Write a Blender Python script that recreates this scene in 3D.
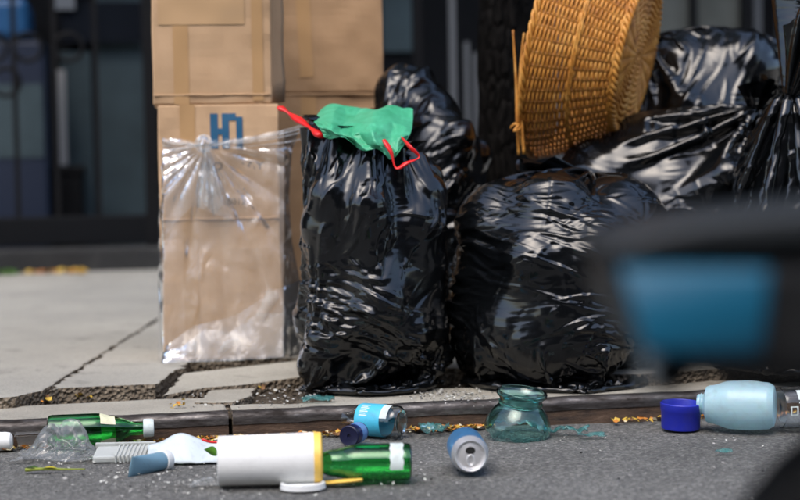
import bpy, bmesh, math, random, time
import numpy as np
from mathutils import Vector, Matrix

for o in list(bpy.data.objects):
    bpy.data.objects.remove(o, do_unlink=True)
T0 = time.time()
S = bpy.context.scene
C = S.collection

# ------------------------------------------------------------------ camera
FPX = 1600.0                       # focal length in pixels of the 800 px wide photograph
CAM_H = 0.535
PITCH = math.atan(87 / FPX)
ROLL = math.radians(1.0)
F = Vector((0, math.cos(PITCH), -math.sin(PITCH)))
U0 = Vector((0, math.sin(PITCH), math.cos(PITCH)))
X0 = Vector((1, 0, 0))
RV = X0 * math.cos(ROLL) - U0 * math.sin(ROLL)
UV = U0 * math.cos(ROLL) + X0 * math.sin(ROLL)
CAM = Vector((0, 0, CAM_H))
cd = bpy.data.cameras.new('camera')
cd.sensor_width = 36.0
cd.lens = 36.0 * FPX / 800.0
cd.clip_start = 0.05
cd.clip_end = 600
cd.dof.use_dof = True
cd.dof.focus_distance = 3.08
cd.dof.aperture_fstop = 2.4
cam = bpy.data.objects.new('camera', cd)
C.objects.link(cam)
m3 = Matrix((RV, UV, -F)).transposed()
cam.matrix_world = Matrix.Translation(CAM) @ m3.to_4x4()
S.camera = cam

# ------------------------------------------------------------------ sky, sun, exposure
SUN_EL, SUN_AZ = math.radians(58), math.radians(200)   # azimuth clockwise from +Y (north)
w = bpy.data.worlds.new('World')
S.world = w
w.use_nodes = True
nt = w.node_tree
sky = nt.nodes.new('ShaderNodeTexSky')
sky.sky_type = 'NISHITA'
sky.sun_disc = False
sky.sun_elevation = SUN_EL
sky.sun_rotation = SUN_AZ
sky.dust_density = 2.5
sky.air_density = 1.0
bg = nt.nodes['Background']
bg.inputs['Strength'].default_value = 0.15
nt.links.new(sky.outputs['Color'], bg.inputs['Color'])
sl = bpy.data.lights.new('sun', 'SUN')
sl.energy = 0.6
sl.angle = math.radians(40)
sl.color = (1.0, 0.95, 0.88)
sun = bpy.data.objects.new('sun', sl)
C.objects.link(sun)
sdir = Vector((math.sin(SUN_AZ) * math.cos(SUN_EL), math.cos(SUN_AZ) * math.cos(SUN_EL), math.sin(SUN_EL)))
sun.rotation_euler = sdir.to_track_quat('Z', 'Y').to_euler()
sun.location = sdir * 30
vs = S.view_settings
vs.view_transform = 'Standard'
vs.look = 'None'
vs.exposure = 1.42
vs.gamma = 1.0
vs.use_curve_mapping = False

# ------------------------------------------------------------------ geometry helpers
def ray(px, py):
    return F + RV * ((px - 400) / FPX) + UV * (-(py - 250) / FPX)

def G(px, py, z=0.0):
    """photo pixel -> point on the horizontal plane z"""
    d = ray(px, py)
    return CAM + d * ((z - CAM.z) / d.z)

def D(px, py, depth):
    """photo pixel -> point at a distance along the view axis"""
    return CAM + ray(px, py) * depth

def mesh_obj(name, verts, faces, mat=None, parent=None, smooth=False):
    me = bpy.data.meshes.new(name)
    me.from_pydata([tuple(v) for v in verts], [], [tuple(f) for f in faces])
    me.update()
    if mat: me.materials.append(mat)
    if smooth: me.polygons.foreach_set('use_smooth', [True] * len(me.polygons))
    o = bpy.data.objects.new(name, me)
    C.objects.link(o)
    if parent: o.parent = parent
    return o

def tag(o, label=None, cat=None, group=None, kind=None):
    if label: o['label'] = label
    if cat: o['category'] = cat
    if group: o['group'] = group
    if kind: o['kind'] = kind
    return o

def thing(name, label, cat, loc=(0, 0, 0), rot=(0, 0, 0), group=None):
    o = bpy.data.objects.new(name, None)
    C.objects.link(o)
    o.location = loc
    o.rotation_euler = rot
    o.empty_display_size = 0.05
    return tag(o, label, cat, group)

# ------------------------------------------------------------------ material helper
def mat(name, color=(0.5, 0.5, 0.5), rough=0.5, metal=0.0, trans=0.0, ior=1.45, spec=0.5, coat=0.0):
    m = bpy.data.materials.new(name)
    m.use_nodes = True
    b = m.node_tree.nodes['Principled BSDF']
    b.inputs['Base Color'].default_value = (*color, 1)
    b.inputs['Roughness'].default_value = rough
    b.inputs['Metallic'].default_value = metal
    b.inputs['Transmission Weight'].default_value = trans
    b.inputs['IOR'].default_value = ior
    b.inputs['Specular IOR Level'].default_value = spec
    b.inputs['Coat Weight'].default_value = coat
    return m

class N:
    """tiny node-graph helper around a material"""
    def __init__(s, m):
        s.m = m; s.t = m.node_tree; s.b = s.t.nodes.get('Principled BSDF')
    def n(s, typ, **kw):
        nd = s.t.nodes.new('ShaderNode' + typ)
        for k, v in kw.items():
            if k in nd.inputs: nd.inputs[k].default_value = v
            else: setattr(nd, k, v)
        return nd
    def l(s, a, b): s.t.links.new(a, b)
    def coords(s, scale=(1, 1, 1), kind='Object'):
        tc = s.n('TexCoord'); mp = s.n('Mapping'); mp.inputs['Scale'].default_value = scale
        s.l(tc.outputs[kind], mp.inputs['Vector']); return mp.outputs['Vector']
    def noise(s, vec, scale, detail=6, rough=0.6, dist=0.0):
        nd = s.n('TexNoise'); nd.inputs['Scale'].default_value = scale
        nd.inputs['Detail'].default_value = detail; nd.inputs['Roughness'].default_value = rough
        nd.inputs['Distortion'].default_value = dist
        s.l(vec, nd.inputs['Vector']); return nd.outputs['Fac']
    def ramp(s, fac, stops):
        r = s.n('ValToRGB'); cr = r.color_ramp
        while len(cr.elements) < len(stops): cr.elements.new(0.5)
        for e, (p, c) in zip(cr.elements, stops):
            e.position = p; e.color = (*c, 1) if len(c) == 3 else c
        s.l(fac, r.inputs['Fac']); return r.outputs['Color']
    def mix(s, fac, a, b, blend='MIX'):
        mx = s.n('Mix', data_type='RGBA', blend_type=blend)
        for sock, v in ((mx.inputs[0], fac), (mx.inputs[6], a), (mx.inputs[7], b)):
            if hasattr(v, 'is_output') or isinstance(v, bpy.types.NodeSocket): s.l(v, sock)
            elif isinstance(v, (int, float)): sock.default_value = v
            else: sock.default_value = (*v, 1)
        return mx.outputs[2]
    def bump(s, h, strength=0.3, dist=0.01, prev=None):
        b = s.n('Bump'); b.inputs['Strength'].default_value = strength; b.inputs['Distance'].default_value = dist
        s.l(h, b.inputs['Height'])
        if prev is not None: s.l(prev, b.inputs['Normal'])
        return b.outputs['Normal']
# ------------------------------------------------------------------ plastic film, relaxed over its contents
def film(seed, nu, nv, R, H, blobs, top_fn, iters=420, floor=0.0, vac=1.0, grav=1.0, bend=0.25, slack=(1.0, 1.04), bottom_r=0.3, squash=(1, 1), bulge=0.0):
    """A tube of thin inextensible film (nu around, nv up) that settles over blobs [(x,y,z,r)...].
    top_fn(angles) gives the points the mouth is gathered to."""
    rng = np.random.default_rng(seed)
    th = np.linspace(0, 2 * np.pi, nu, endpoint=False)
    nb = max(4, int(nv * 0.10))
    P = np.zeros((nv, nu, 3))
    for j in range(nv):
        if j < nb:
            r = R * (bottom_r + (0.8 - bottom_r) * j / nb); z = 0.004
        else:
            q = (j - nb) / (nv - 1 - nb)
            r = R * (0.8 + 0.2 * min(1, q / 0.12) ** 0.6); z = 0.004 + H * q
        P[j, :, 0] = np.cos(th) * r * squash[0]; P[j, :, 1] = np.sin(th) * r * squash[1]; P[j, :, 2] = z
    def ln(A, B): return np.linalg.norm(B - A, axis=2)
    lh = ln(P, np.roll(P, -1, 1)) * slack[0]
    lv = ln(P[:-1], P[1:]) * slack[1]
    dg = np.sqrt((lh[:-1] ** 2 + lv ** 2))
    ls1 = dg; ls2 = dg
    lb = lh + np.roll(lh, -1, 1)
    lbv = lv[:-1] + lv[1:]
    start = P.copy()
    Tt = top_fn(th)
    k = 6
    for _ in range(k):
        n2 = rng.normal(0, 1, P.shape)
        for q in range(3):
            n2 = (n2 + np.roll(n2, 1, 1) + np.roll(n2, -1, 1) + np.roll(n2, 1, 0) + np.roll(n2, -1, 0)) / 5
        P += n2 * 0.004
    V = np.zeros_like(P)
    B = np.array(blobs, float)
    tops = start[-1].copy()
    dt = 1.0
    g = 0.00022 * grav
    def con(A, Bv, L, w, stiffc=1.0, stiffe=1.0):
        d = Bv - A
        l = np.sqrt((d * d).sum(-1)) + 1e-9
        e = (l - L) / l
        e = np.where(e > 0, e * stiffe, e * stiffc) * 0.5 * w
        return d * e[..., None]
    idx_e = np.arange(0, nu, 2); idx_o = np.arange(1, nu, 2)
    for it in range(iters):
        f = min(1.0, it / (iters * 0.45)); f = f * f * (3 - 2 * f)
        target = tops * (1 - f) + Tt * f
        du = np.roll(P, -1, 1) - np.roll(P, 1, 1)
        dv = np.empty_like(P); dv[1:-1] = P[2:] - P[:-2]; dv[0] = P[1] - P[0]; dv[-1] = P[-1] - P[-2]
        n = np.cross(du, dv); n /= np.linalg.norm(n, axis=2, keepdims=True) + 1e-9
        fade = 1.0 if it < iters * 0.85 else 0.4
        V *= 0.93
        V[..., 2] -= g * fade
        V -= n * (0.00020 * vac * fade)
        Q = P + V
        for sub in range(3):
            Q[-1] = target
            for idx in (idx_e, idx_o):
                j2 = (idx + 1) % nu
                c = con(Q[:, idx], Q[:, j2], lh[:, idx], 1.0, 0.7)
                Q[:, idx] += c; Q[:, j2] -= c
            for s in (0, 1):
                A = Q[s:-1:2]; Bv = Q[s + 1::2]; m = min(len(A), len(Bv))
                c = con(Q[s:-1:2][:m], Q[s + 1::2][:m], lv[s::2][:m], 1.0, 0.7)
                Q[s:-1:2][:m] += c; Q[s + 1::2][:m] -= c
            for s in (0, 1):
                m = len(lv[s::2])
                A = Q[s:-1:2][:m]; Bv = np.roll(Q, -1, 1)[s + 1::2][:m]
                c = con(A, Bv, ls1[s::2][:m], 0.5, 0.5)
                Q[s:-1:2][:m] += c; Q[s + 1::2][:m] -= np.roll(c, 1, 1)
                A = np.roll(Q, -1, 1)[s:-1:2][:m]; Bv = Q[s + 1::2][:m]
                c = con(A, Bv, ls2[s::2][:m], 0.5, 0.5)
                Q[s + 1::2][:m] -= c; Q[s:-1:2][:m] += np.roll(c, 1, 1)
            c = con(Q, np.roll(Q, -2, 1), lb, bend * 0.5)
            Q += c; Q -= np.roll(c, 2, 1)
            c = con(Q[:-2], Q[2:], lbv, bend * 0.5)
            Q[:-2] += c; Q[2:] -= c
        for bx, by, bz, br in B:
            d = Q - np.array((bx, by, bz))
            l = np.sqrt((d * d).sum(-1)) + 1e-9
            pen = np.maximum(0, br - l)
            Q += d * (pen / l)[..., None]
        low = Q[..., 2] < 0.003
        Q[..., 2] = np.where(low, 0.003, Q[..., 2])
        Q[..., :2] = np.where(low[..., None], P[..., :2] * 0.15 + Q[..., :2] * 0.85, Q[..., :2])
        Q[-1] = target
        V = np.clip(Q - P, -0.02, 0.02)
        P = Q
    P[..., 2] += floor
    return P

def upsample(P, k):
    """Catmull-Rom refinement of a grid that is periodic in its second index"""
    def cr(A, ax, per):
        n_ = A.shape[ax]
        m = n_ * k if per else (n_ - 1) * k + 1
        x = np.arange(m) / k; i = np.floor(x).astype(int); t = x - i
        def tk(q): return np.take(A, q % n_ if per else np.clip(q, 0, n_ - 1), axis=ax)
        sh = [1, 1, 1]; sh[ax] = m; t = t.reshape(sh)
        a, b, c, d = tk(i - 1), tk(i), tk(i + 1), tk(i + 2)
        return 0.5 * (2 * b + (c - a) * t + (2 * a - 5 * b + 4 * c - d) * t ** 2 + (3 * b - a - 3 * c + d) * t ** 3)
    return cr(cr(P, 1, True), 0, False)

def normals(P):
    du = np.roll(P, -1, 1) - np.roll(P, 1, 1)
    dv = np.gradient(P, axis=0)
    n_ = np.cross(du, dv)
    return n_ / (np.linalg.norm(n_, axis=2, keepdims=True) + 1e-9)

def creases(P, seed, count, ang, spread, L=(0.04, 0.20), wd=(0.003, 0.010), amp=(0.0012, 0.0048), pinch=(), vr=(0.08, 0.9), clump=9):
    """sharp film creases: asymmetric tapering ridges scattered over the surface, plus fans round pinch points.
    pinch = [(u, v, number, length)]"""
    nv, nu = P.shape[:2]
    rg = np.random.default_rng(seed)
    cu = np.linalg.norm(np.roll(P, -1, 1) - P, axis=2)[int(nv * 0.2):int(nv * 0.8)].mean()
    cv = np.linalg.norm(P[1:] - P[:-1], axis=2)[int(nv * 0.2):int(nv * 0.8)].mean()
    Hh = np.zeros((nv, nu))
    items = []
    cents = [(rg.uniform(0, nu), rg.uniform(vr[0] * nv, vr[1] * nv), rg.normal(0, spread)) for _ in range(max(1, count // clump))]
    for q in range(count):
        c = cents[rg.integers(len(cents))]
        u = c[0] + rg.normal(0, 0.05) / cu; v = c[1] + rg.normal(0, 0.035) / cv
        th = ang + c[2] + rg.normal(0, spread * 0.45)
        items.append((u, v, th, rg.uniform(*L), rg.uniform(*wd), rg.uniform(*amp)))
    for pu, pv, k, pl in pinch:
        for q in range(k):
            th = 2 * np.pi * (q + rg.uniform(-0.35, 0.35)) / k
            l = pl * rg.uniform(0.6, 1.2)
            items.append((pu * nu + np.cos(th) * l * 0.5 / cu, pv * nv + np.sin(th) * l * 0.5 / cv, th, l, rg.uniform(wd[0], wd[1]), rg.uniform(amp[0], amp[1]) * 1.2))
    for u, v, th, l, w_, a in items:
        ex = abs(np.cos(th)) * l / 2 + 3 * w_; ey = abs(np.sin(th)) * l / 2 + 3 * w_
        i0, i1 = int(u - ex / cu) - 1, int(u + ex / cu) + 2
        j0, j1 = max(0, int(v - ey / cv) - 1), min(nv, int(v + ey / cv) + 2)
        if j1 <= j0: continue
        ii = np.arange(i0, i1); jj = np.arange(j0, j1)
        X, Y = np.meshgrid((ii - u) * cu, (jj - v) * cv)
        t = (X * np.cos(th) + Y * np.sin(th)) / (l / 2)
        d = -X * np.sin(th) + Y * np.cos(th) + rg.normal(0, 0.10) * l * t * t
        e = np.maximum(0, 1 - t * t)
        ws = w_ * (0.25 + 0.75 * e)
        s = 1 if rg.random() < 0.75 else -1
        h = np.where(d * s > 0, np.maximum(0, 1 - np.abs(d) / ws), np.maximum(0, 1 - np.abs(d) / (ws * 2.6)))
        Hh[np.ix_(jj, ii % nu)] += a * e * h * (1 if rg.random() < 0.7 else -1)
    fade = np.clip(np.minimum(np.arange(nv) / (nv * 0.04), (nv - 1 - np.arange(nv)) / (nv * 0.05)), 0, 1)[:, None]
    return P + normals(P) * (Hh * fade)[..., None]

def grid_mesh(name, P, m, parent=None, closed=True, sub=1, cap=False):
    nv, nu = P.shape[:2]
    faces = []
    rng_u = nu if closed else nu - 1
    a = np.arange(nv - 1)[:, None] * nu; u = np.arange(rng_u)[None, :]
    f = np.stack([a + u, a + (u + 1) % nu, a + nu + (u + 1) % nu, a + nu + u], -1).reshape(-1, 4)
    me = bpy.data.meshes.new(name)
    me.from_pydata(P.reshape(-1, 3).tolist(), [], f.tolist())
    if cap:
        bm = bmesh.new(); bm.from_mesh(me); bm.verts.ensure_lookup_table()
        bm.faces.new([bm.verts[i] for i in range(nu)][::-1]); bm.to_mesh(me); bm.free()
    uv = me.uv_layers.new(name='uv')
    me.update()
    li = np.empty(len(me.loops), int); me.loops.foreach_get('vertex_index', li)
    co = np.stack([(li % nu) / nu, (li // nu) / nv], -1).astype(np.float32)
    uv.data.foreach_set('uv', co.ravel())
    me.polygons.foreach_set('use_smooth', [True] * len(me.polygons))
    if m: me.materials.append(m)
    o = bpy.data.objects.new(name, me); C.objects.link(o)
    if parent: o.parent = parent
    if sub:
        s = o.modifiers.new('sub', 'SUBSURF'); s.levels = sub; s.render_levels = sub
    return o

def bag_material(name='black_film', tilt=0.3, amp=1.0, rough=0.15, seed=0.0):
    m = mat(name, (0.0025, 0.003, 0.0035), rough, spec=0.5, coat=0.25)
    n = N(m)
    n.b.inputs['Coat Roughness'].default_value = 0.14
    tc = n.n('TexCoord')
    # low-frequency warp so that the creases bend and fan out
    wn = n.n('TexNoise'); wn.inputs['Scale'].default_value = 4.0; wn.inputs['Detail'].default_value = 1.0
    n.l(tc.outputs['Object'], wn.inputs['Vector'])
    sub = n.n('VectorMath', operation='SUBTRACT'); sub.inputs[1].default_value = (0.5, 0.5, 0.5)
    n.l(wn.outputs['Color'], sub.inputs[0])
    sc = n.n('VectorMath', operation='SCALE'); sc.inputs['Scale'].default_value = 0.16
    n.l(sub.outputs[0], sc.inputs[0])
    ad = n.n('VectorMath', operation='ADD'); n.l(tc.outputs['Object'], ad.inputs[0]); n.l(sc.outputs[0], ad.inputs[1])
    def streaks(sx, sz, rot, detail):
        mp = n.n('Mapping'); mp.inputs['Scale'].default_value = (sx, sx, sz)
        mp.inputs['Rotation'].default_value = rot; mp.inputs['Location'].default_value = (seed, seed * 2, 0)
        n.l(ad.outputs[0], mp.inputs['Vector'])
        r = n.n('TexNoise', noise_type='RIDGED_MULTIFRACTAL'); r.inputs['Scale'].default_value = 1.0
        r.inputs['Detail'].default_value = detail; r.inputs['Roughness'].default_value = 0.4
        n.l(mp.outputs[0], r.inputs['Vector'])
        return r.outputs['Fac']
    def sharp(f, p0, p1):
        return n.ramp(f, [(p0, (0,) * 3), (p1, (1,) * 3)])
    big = streaks(4, 22, (0.2, tilt, 0), 1)
    fine = streaks(7, 60, (-0.1, tilt * 1.3, 0), 1)
    cross = streaks(16, 34, (0.6, -tilt * 2.0, 0.5), 1)
    mask = n.ramp(n.noise(tc.outputs['Object'], 9, 1, 0.5), [(0.42, (0.0,) * 3), (0.58, (1,) * 3)])
    mask2 = n.ramp(n.noise(ad.outputs[0], 6, 1, 0.5), [(0.45, (0.1,) * 3), (0.62, (1,) * 3)])
    fm = n.n('Math', operation='MULTIPLY'); n.l(fine, fm.inputs[0]); n.l(mask, fm.inputs[1])
    cm_ = n.n('Math', operation='MULTIPLY'); n.l(cross, cm_.inputs[0]); n.l(mask2, cm_.inputs[1])
    nn = n.bump(big, 1.0, 0.008 * amp)
    nn = n.bump(cm_.outputs[0], 1.0, 0.004 * amp, nn)
    nn = n.bump(fm.outputs[0], 1.0, 0.004 * amp, nn)
    n.l(nn, n.b.inputs['Normal']); n.l(nn, n.b.inputs['Coat Normal'])
    return m
# ------------------------------------------------------------------ street frame (kerb runs along s, n points away from the camera)
ZK = 0.05                    # kerb top
ZS = 0.074                   # slab top
kA, kB = G(60, 420, ZK), G(740, 391, ZK)
SU = (kB - kA).normalized()
SN = Vector((-SU.y, SU.x, 0))
KO = kA + SU * ((0 - kA.x) / SU.x)      # kerb edge straight ahead of the camera
ANG = math.atan2(SU.y, SU.x)
def SP(s, n, z=0.0): 
    p = KO + SU * s + SN * n
    return Vector((p.x, p.y, z))
def sn(p):
    d = p - KO
    return d.dot(SU), d.dot(SN)

# ------------------------------------------------------------------ ground materials
def concrete(name, base, dark, scale=6.0):
    m = mat(name, base, 0.9); n = N(m); v = n.coords()
    big = n.noise(v, scale * 0.35, 5, 0.65)
    c = n.ramp(big, [(0.3, dark), (0.7, base)])
    fine = n.noise(v, 240, 4, 0.7)
    c = n.mix(0.55, c, n.ramp(fine, [(0.32, (0.25, 0.25, 0.24)), (0.5, (0.75, 0.75, 0.74)), (0.72, (1.0, 1.0, 0.97))]), 'MULTIPLY')
    st = n.noise(v, 9, 6, 0.7, 0.4)
    c = n.mix(n.ramp(st, [(0.56, (0, 0, 0)), (0.72, (0.55, 0.55, 0.55))]), c, (0.07, 0.068, 0.06))
    gum = n.n('TexVoronoi'); gum.inputs['Scale'].default_value = 2.6; n.l(v, gum.inputs['Vector'])
    c = n.mix(n.ramp(gum.outputs['Distance'], [(0.0, (0.5, 0.5, 0.5)), (0.05, (0.45, 0.45, 0.45)), (0.065, (0, 0, 0))]), c, (0.05, 0.05, 0.048))
    n.l(c, n.b.inputs['Base Color'])
    nn = n.bump(fine, 0.5, 0.004); nn = n.bump(n.noise(v, 30, 5, 0.6), 0.4, 0.01, nn)
    n.l(nn, n.b.inputs['Normal'])
    return m
M_conc = concrete('concrete', (0.42, 0.40, 0.345), (0.31, 0.298, 0.26))
M_conc2 = concrete('concrete_worn', (0.42, 0.395, 0.33), (0.29, 0.27, 0.225), 14)
M_soil = mat('soil', (0.05, 0.04, 0.03), 1.0)
n = N(M_soil); v = n.coords()
sv = n.n('TexVoronoi'); sv.inputs['Scale'].default_value = 130; n.l(v, sv.inputs['Vector'])
c = n.ramp(n.noise(v, 90, 5, 0.75), [(0.32, (0.04, 0.032, 0.022)), (0.5, (0.11, 0.085, 0.06)), (0.66, (0.24, 0.20, 0.14)), (0.78, (0.38, 0.33, 0.26))])
n.l(c, n.b.inputs['Base Color'])
n.l(n.bump(sv.outputs['Distance'], 1.0, 0.012, n.bump(n.noise(v, 60, 6, 0.8), 1.0, 0.02)), n.b.inputs['Normal'])
M_aggr = mat('broken_aggregate', (0.09, 0.075, 0.055), 1.0)
n = N(M_aggr); v = n.coords()
sv = n.n('TexVoronoi'); sv.inputs['Scale'].default_value = 110; n.l(v, sv.inputs['Vector'])
c = n.ramp(n.noise(v, 120, 6, 0.8, 0.3), [(0.25, (0.05, 0.04, 0.03)), (0.45, (0.16, 0.125, 0.085)), (0.6, (0.28, 0.235, 0.175)), (0.8, (0.48, 0.43, 0.36))])
c = n.mix(n.ramp(n.noise(v, 16, 4, 0.6), [(0.4, (0, 0, 0)), (0.7, (0.8, 0.8, 0.8))]), c, (0.09, 0.07, 0.05))
n.l(c, n.b.inputs['Base Color'])
n.l(n.bump(sv.outputs['Distance'], 1.0, 0.015), n.b.inputs['Normal'])
M_asph = mat('asphalt', (0.1, 0.1, 0.1), 0.85)
n = N(M_asph); v = n.coords()
agg = n.n('TexVoronoi'); agg.inputs['Scale'].default_value = 190; n.l(v, agg.inputs['Vector'])
c = n.ramp(n.noise(v, 2.2, 6, 0.7), [(0.3, (0.095, 0.094, 0.088)), (0.7, (0.155, 0.153, 0.144))])
c = n.mix(0.75, c, n.ramp(agg.outputs['Color'], [(0.2, (0.45, 0.45, 0.45)), (0.6, (0.9, 0.9, 0.88)), (0.9, (1.7, 1.7, 1.65))]), 'MULTIPLY')
c = n.mix(n.ramp(n.noise(v, 70, 3, 0.6), [(0.66, (0, 0, 0)), (0.72, (0.7, 0.7, 0.7))]), c, (0.34, 0.33, 0.30))
n.l(c, n.b.inputs['Base Color'])
n.l(n.bump(agg.outputs['Distance'], 0.7, 0.006, n.bump(n.noise(v, 25, 5, 0.6), 0.5, 0.01)), n.b.inputs['Normal'])
M_steel = mat('worn_steel', (0.16, 0.15, 0.145), 0.42, metal=0.85)
n = N(M_steel); v = n.coords((1, 1, 1))
f1 = n.noise(n.coords((3, 3, 14)), 6, 6, 0.65)
c = n.ramp(f1, [(0.35, (0.03, 0.025, 0.022)), (0.55, (0.09, 0.082, 0.078)), (0.78, (0.26, 0.245, 0.23))])
n.l(c, n.b.inputs['Base Color']); n.l(n.ramp(f1, [(0.3, (0.75,) * 3), (0.7, (0.35,) * 3)]), n.b.inputs['Roughness'])
n.l(n.bump(n.noise(v, 60, 5, 0.6), 0.3, 0.004), n.b.inputs['Normal'])
M_rust = mat('rusty_face', (0.13, 0.075, 0.045), 0.85)
n = N(M_rust); v = n.coords((2, 2, 6))
c = n.ramp(n.noise(v, 9, 6, 0.7), [(0.3, (0.03, 0.022, 0.018)), (0.55, (0.085, 0.052, 0.033)), (0.75, (0.15, 0.10, 0.068))])
n.l(c, n.b.inputs['Base Color']); n.l(n.bump(n.noise(v, 40, 5, 0.7), 0.5, 0.006), n.b.inputs['Normal'])

# ------------------------------------------------------------------ road, soil bed, kerb
def sheet(name, pts, z, m, kind='structure', cuts=0):
    o = mesh_obj(name, [SP(s, n_, z) for s, n_ in pts], [tuple(range(len(pts)))], m)
    o['kind'] = kind
    return o
gr = sheet('ground', [(-300, -300), (300, -300), (300, 300), (-300, 300)], -0.06, M_soil)
rng = random.Random(7)
# road with a gentle fall towards the gutter and small unevenness
nx, ny = 160, 60
vv = []
from mathutils import noise as mnoise
for j in range(ny + 1):
    nn_ = 0.012 - 12.0 * (j / ny) ** 2.2
    for i in range(nx + 1):
        s = -4 + 8 * i / nx if 0 < i < nx else (-60 if i == 0 else 60)
        z = 0.0035 * mnoise.noise((s * 2.3, nn_ * 2.3, 0.3)) + 0.0015 * mnoise.noise((s * 9, nn_ * 9, 2.3)) - 0.004
        vv.append(SP(s, nn_, z))
ff = [(j * (nx + 1) + i, j * (nx + 1) + i + 1, (j + 1) * (nx + 1) + i + 1, (j + 1) * (nx + 1) + i) for j in range(ny) for i in range(nx)]
ff = [f[::-1] for f in ff]
road = mesh_obj('road', vv, ff, M_asph, smooth=True); road['kind'] = 'structure'

def slab_mesh(name, pts, z0, z1, m, parent=None, jag=0.0, seed=0, step=0.05, tilt=None):
    """extruded slab with a worn, slightly irregular outline; pts are world xy"""
    rg = random.Random(seed)
    out = []
    P_ = [Vector((p[0], p[1], 0)) for p in pts]
    for a, b in zip(P_, P_[1:] + P_[:1]):
        L = (b - a).length
        k = max(1, int(L / step)) if L < 6 else 1
        d = (b - a); nrm = Vector((-d.y, d.x, 0)).normalized()
        for q in range(k):
            t = q / k
            p = a + d * t
            if q: p = p + nrm * rg.gauss(0, jag)
            out.append(p)
    bm = bmesh.new()
    top = [bm.verts.new((p.x, p.y, z1)) for p in out]
    f = bm.faces.new(top)
    if f.normal.z < 0 or f.calc_area() < 0: pass
    bm.normal_update()
    if f.normal.z < 0: f.normal_flip()
    r = bmesh.ops.extrude_face_region(bm, geom=[f])
    for e in r['geom']:
        if isinstance(e, bmesh.types.BMVert): e.co.z = z0
    bmesh.ops.recalc_face_normals(bm, faces=bm.faces)
    te = [e for e in bm.edges if all(abs(v_.co.z - z1) < 1e-6 for v_ in e.verts) and len(e.link_faces) == 2]
    te = [e for e in te if any(abs(fc.normal.z) < 0.5 for fc in e.link_faces)]
    bmesh.ops.bevel(bm, geom=te, offset=0.006, segments=2, affect='EDGES', profile=0.6, clamp_overlap=True)
    if tilt:
        c0 = out[0]
        for v_ in bm.verts: v_.co.z += (v_.co.x - c0.x) * tilt[0] + (v_.co.y - c0.y) * tilt[1]
    bm.normal_update()
    for fc in bm.faces:
        if abs(fc.normal.z) < 0.3: fc.material_index = 1
    me = bpy.data.meshes.new(name); bm.to_mesh(me); bm.free()
    me.materials.append(m); me.materials.append(M_aggr)
    o = bpy.data.objects.new(name, me); C.objects.link(o)
    if parent: o.parent = parent
    return o

side = bpy.data.objects.new('sidewalk', None); C.objects.link(side); side['kind'] = 'structure'
# soil bed below the slabs, lumpy where it shows in the broken joint
nx, ny = 220, 30
vv = []
for j in range(ny + 1):
    for i in range(nx + 1):
        s = -1.6 + 3.6 * i / nx; q = 0.02 + 0.75 * j / ny
        z = 0.037 + 0.011 * mnoise.noise((s * 22, q * 22, 0)) + 0.007 * mnoise.noise((s * 60, q * 60, 4))
        vv.append(SP(s, q, z))
ff = [(j * (nx + 1) + i, j * (nx + 1) + i + 1, (j + 1) * (nx + 1) + i + 1, (j + 1) * (nx + 1) + i) for j in range(ny) for i in range(nx)]
mesh_obj('soil_bed', vv, ff, M_soil, side, smooth=True)

WALL_N = sn(G(80, 272, ZS))[1]
# joint between the two big slabs, continued to the wall
j0, j1 = G(46, 390, ZS), G(156, 320, ZS)
jd = (j1 - j0).normalized()
def along(t): return j0 + jd * t
def hitwall(p, d, nw):
    t = (nw - sn(p)[1]) / d.dot(SN)
    return p + d * t
jw = hitwall(j0, jd, WALL_N + 0.1)
gap = SU * 0.006
slab_mesh('slab', [SP(-1.6, sn(G(-40, 402, ZS))[1]), j0 - gap, jw - gap, SP(-9, WALL_N + 0.1)][0:1] + [G(-10, 398, ZS), G(16, 396, ZS), j0 - gap, jw - gap, SP(-9, WALL_N + 0.1), SP(-9, 0.3)], -0.05, ZS, M_conc, side, 0.003, 1, 0.03)
pB = [j0 + gap, G(75, 387, ZS), G(125, 385, ZS), G(155, 384, ZS), G(170, 373, ZS), G(190, 361, ZS), G(310, 357, ZS), G(345, 357, ZS), G(420, 366, ZS), G(520, 372, ZS), G(640, 374, ZS), SP(1.35, 0.33), SP(4.0, 0.33), SP(4.0, WALL_N + 0.1), jw + gap]
slab_mesh('slab', pB, -0.05, ZS, M_conc, side, 0.005, 2, 0.022)
slab_mesh('slab', [SP(4.012, 0.33), SP(30, 0.33), SP(30, WALL_N + 0.1), SP(4.012, WALL_N + 0.1)], -0.05, ZS, M_conc, side, 0, 3)
slab_mesh('slab', [SP(-30, 0.31), SP(-9.012, 0.31), SP(-9.012, WALL_N + 0.1), SP(-30, WALL_N + 0.1)], -0.05, ZS, M_conc, side, 0, 3)
zc = 0.058
slab_mesh('slab_fragment', [G(162, 395, zc), G(183, 377, zc), G(255, 371, zc), G(315, 366, zc), G(322, 379, zc), G(257, 386, zc), G(205, 389, zc)], 0.005, zc, M_conc2, side, 0.003, 5, 0.03, tilt=(0.02, 0.03))
slab_mesh('slab_fragment', [G(194, 404, 0.05), G(213, 391, 0.05), G(256, 389, 0.05), G(250, 398, 0.05), G(232, 404, 0.05)], 0.004, 0.0545, M_conc2, side, 0.003, 6, 0.03)
slab_mesh('slab_fragment', [G(330, 396, 0.048), G(400, 389, 0.048), G(530, 385, 0.048), G(700, 377, 0.048), G(760, 376, 0.048), G(765, 386, 0.048), G(640, 391, 0.048), G(450, 399, 0.048), G(340, 405, 0.048)], 0.004, 0.047, M_conc2, side, 0.004, 8, 0.03)

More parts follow.
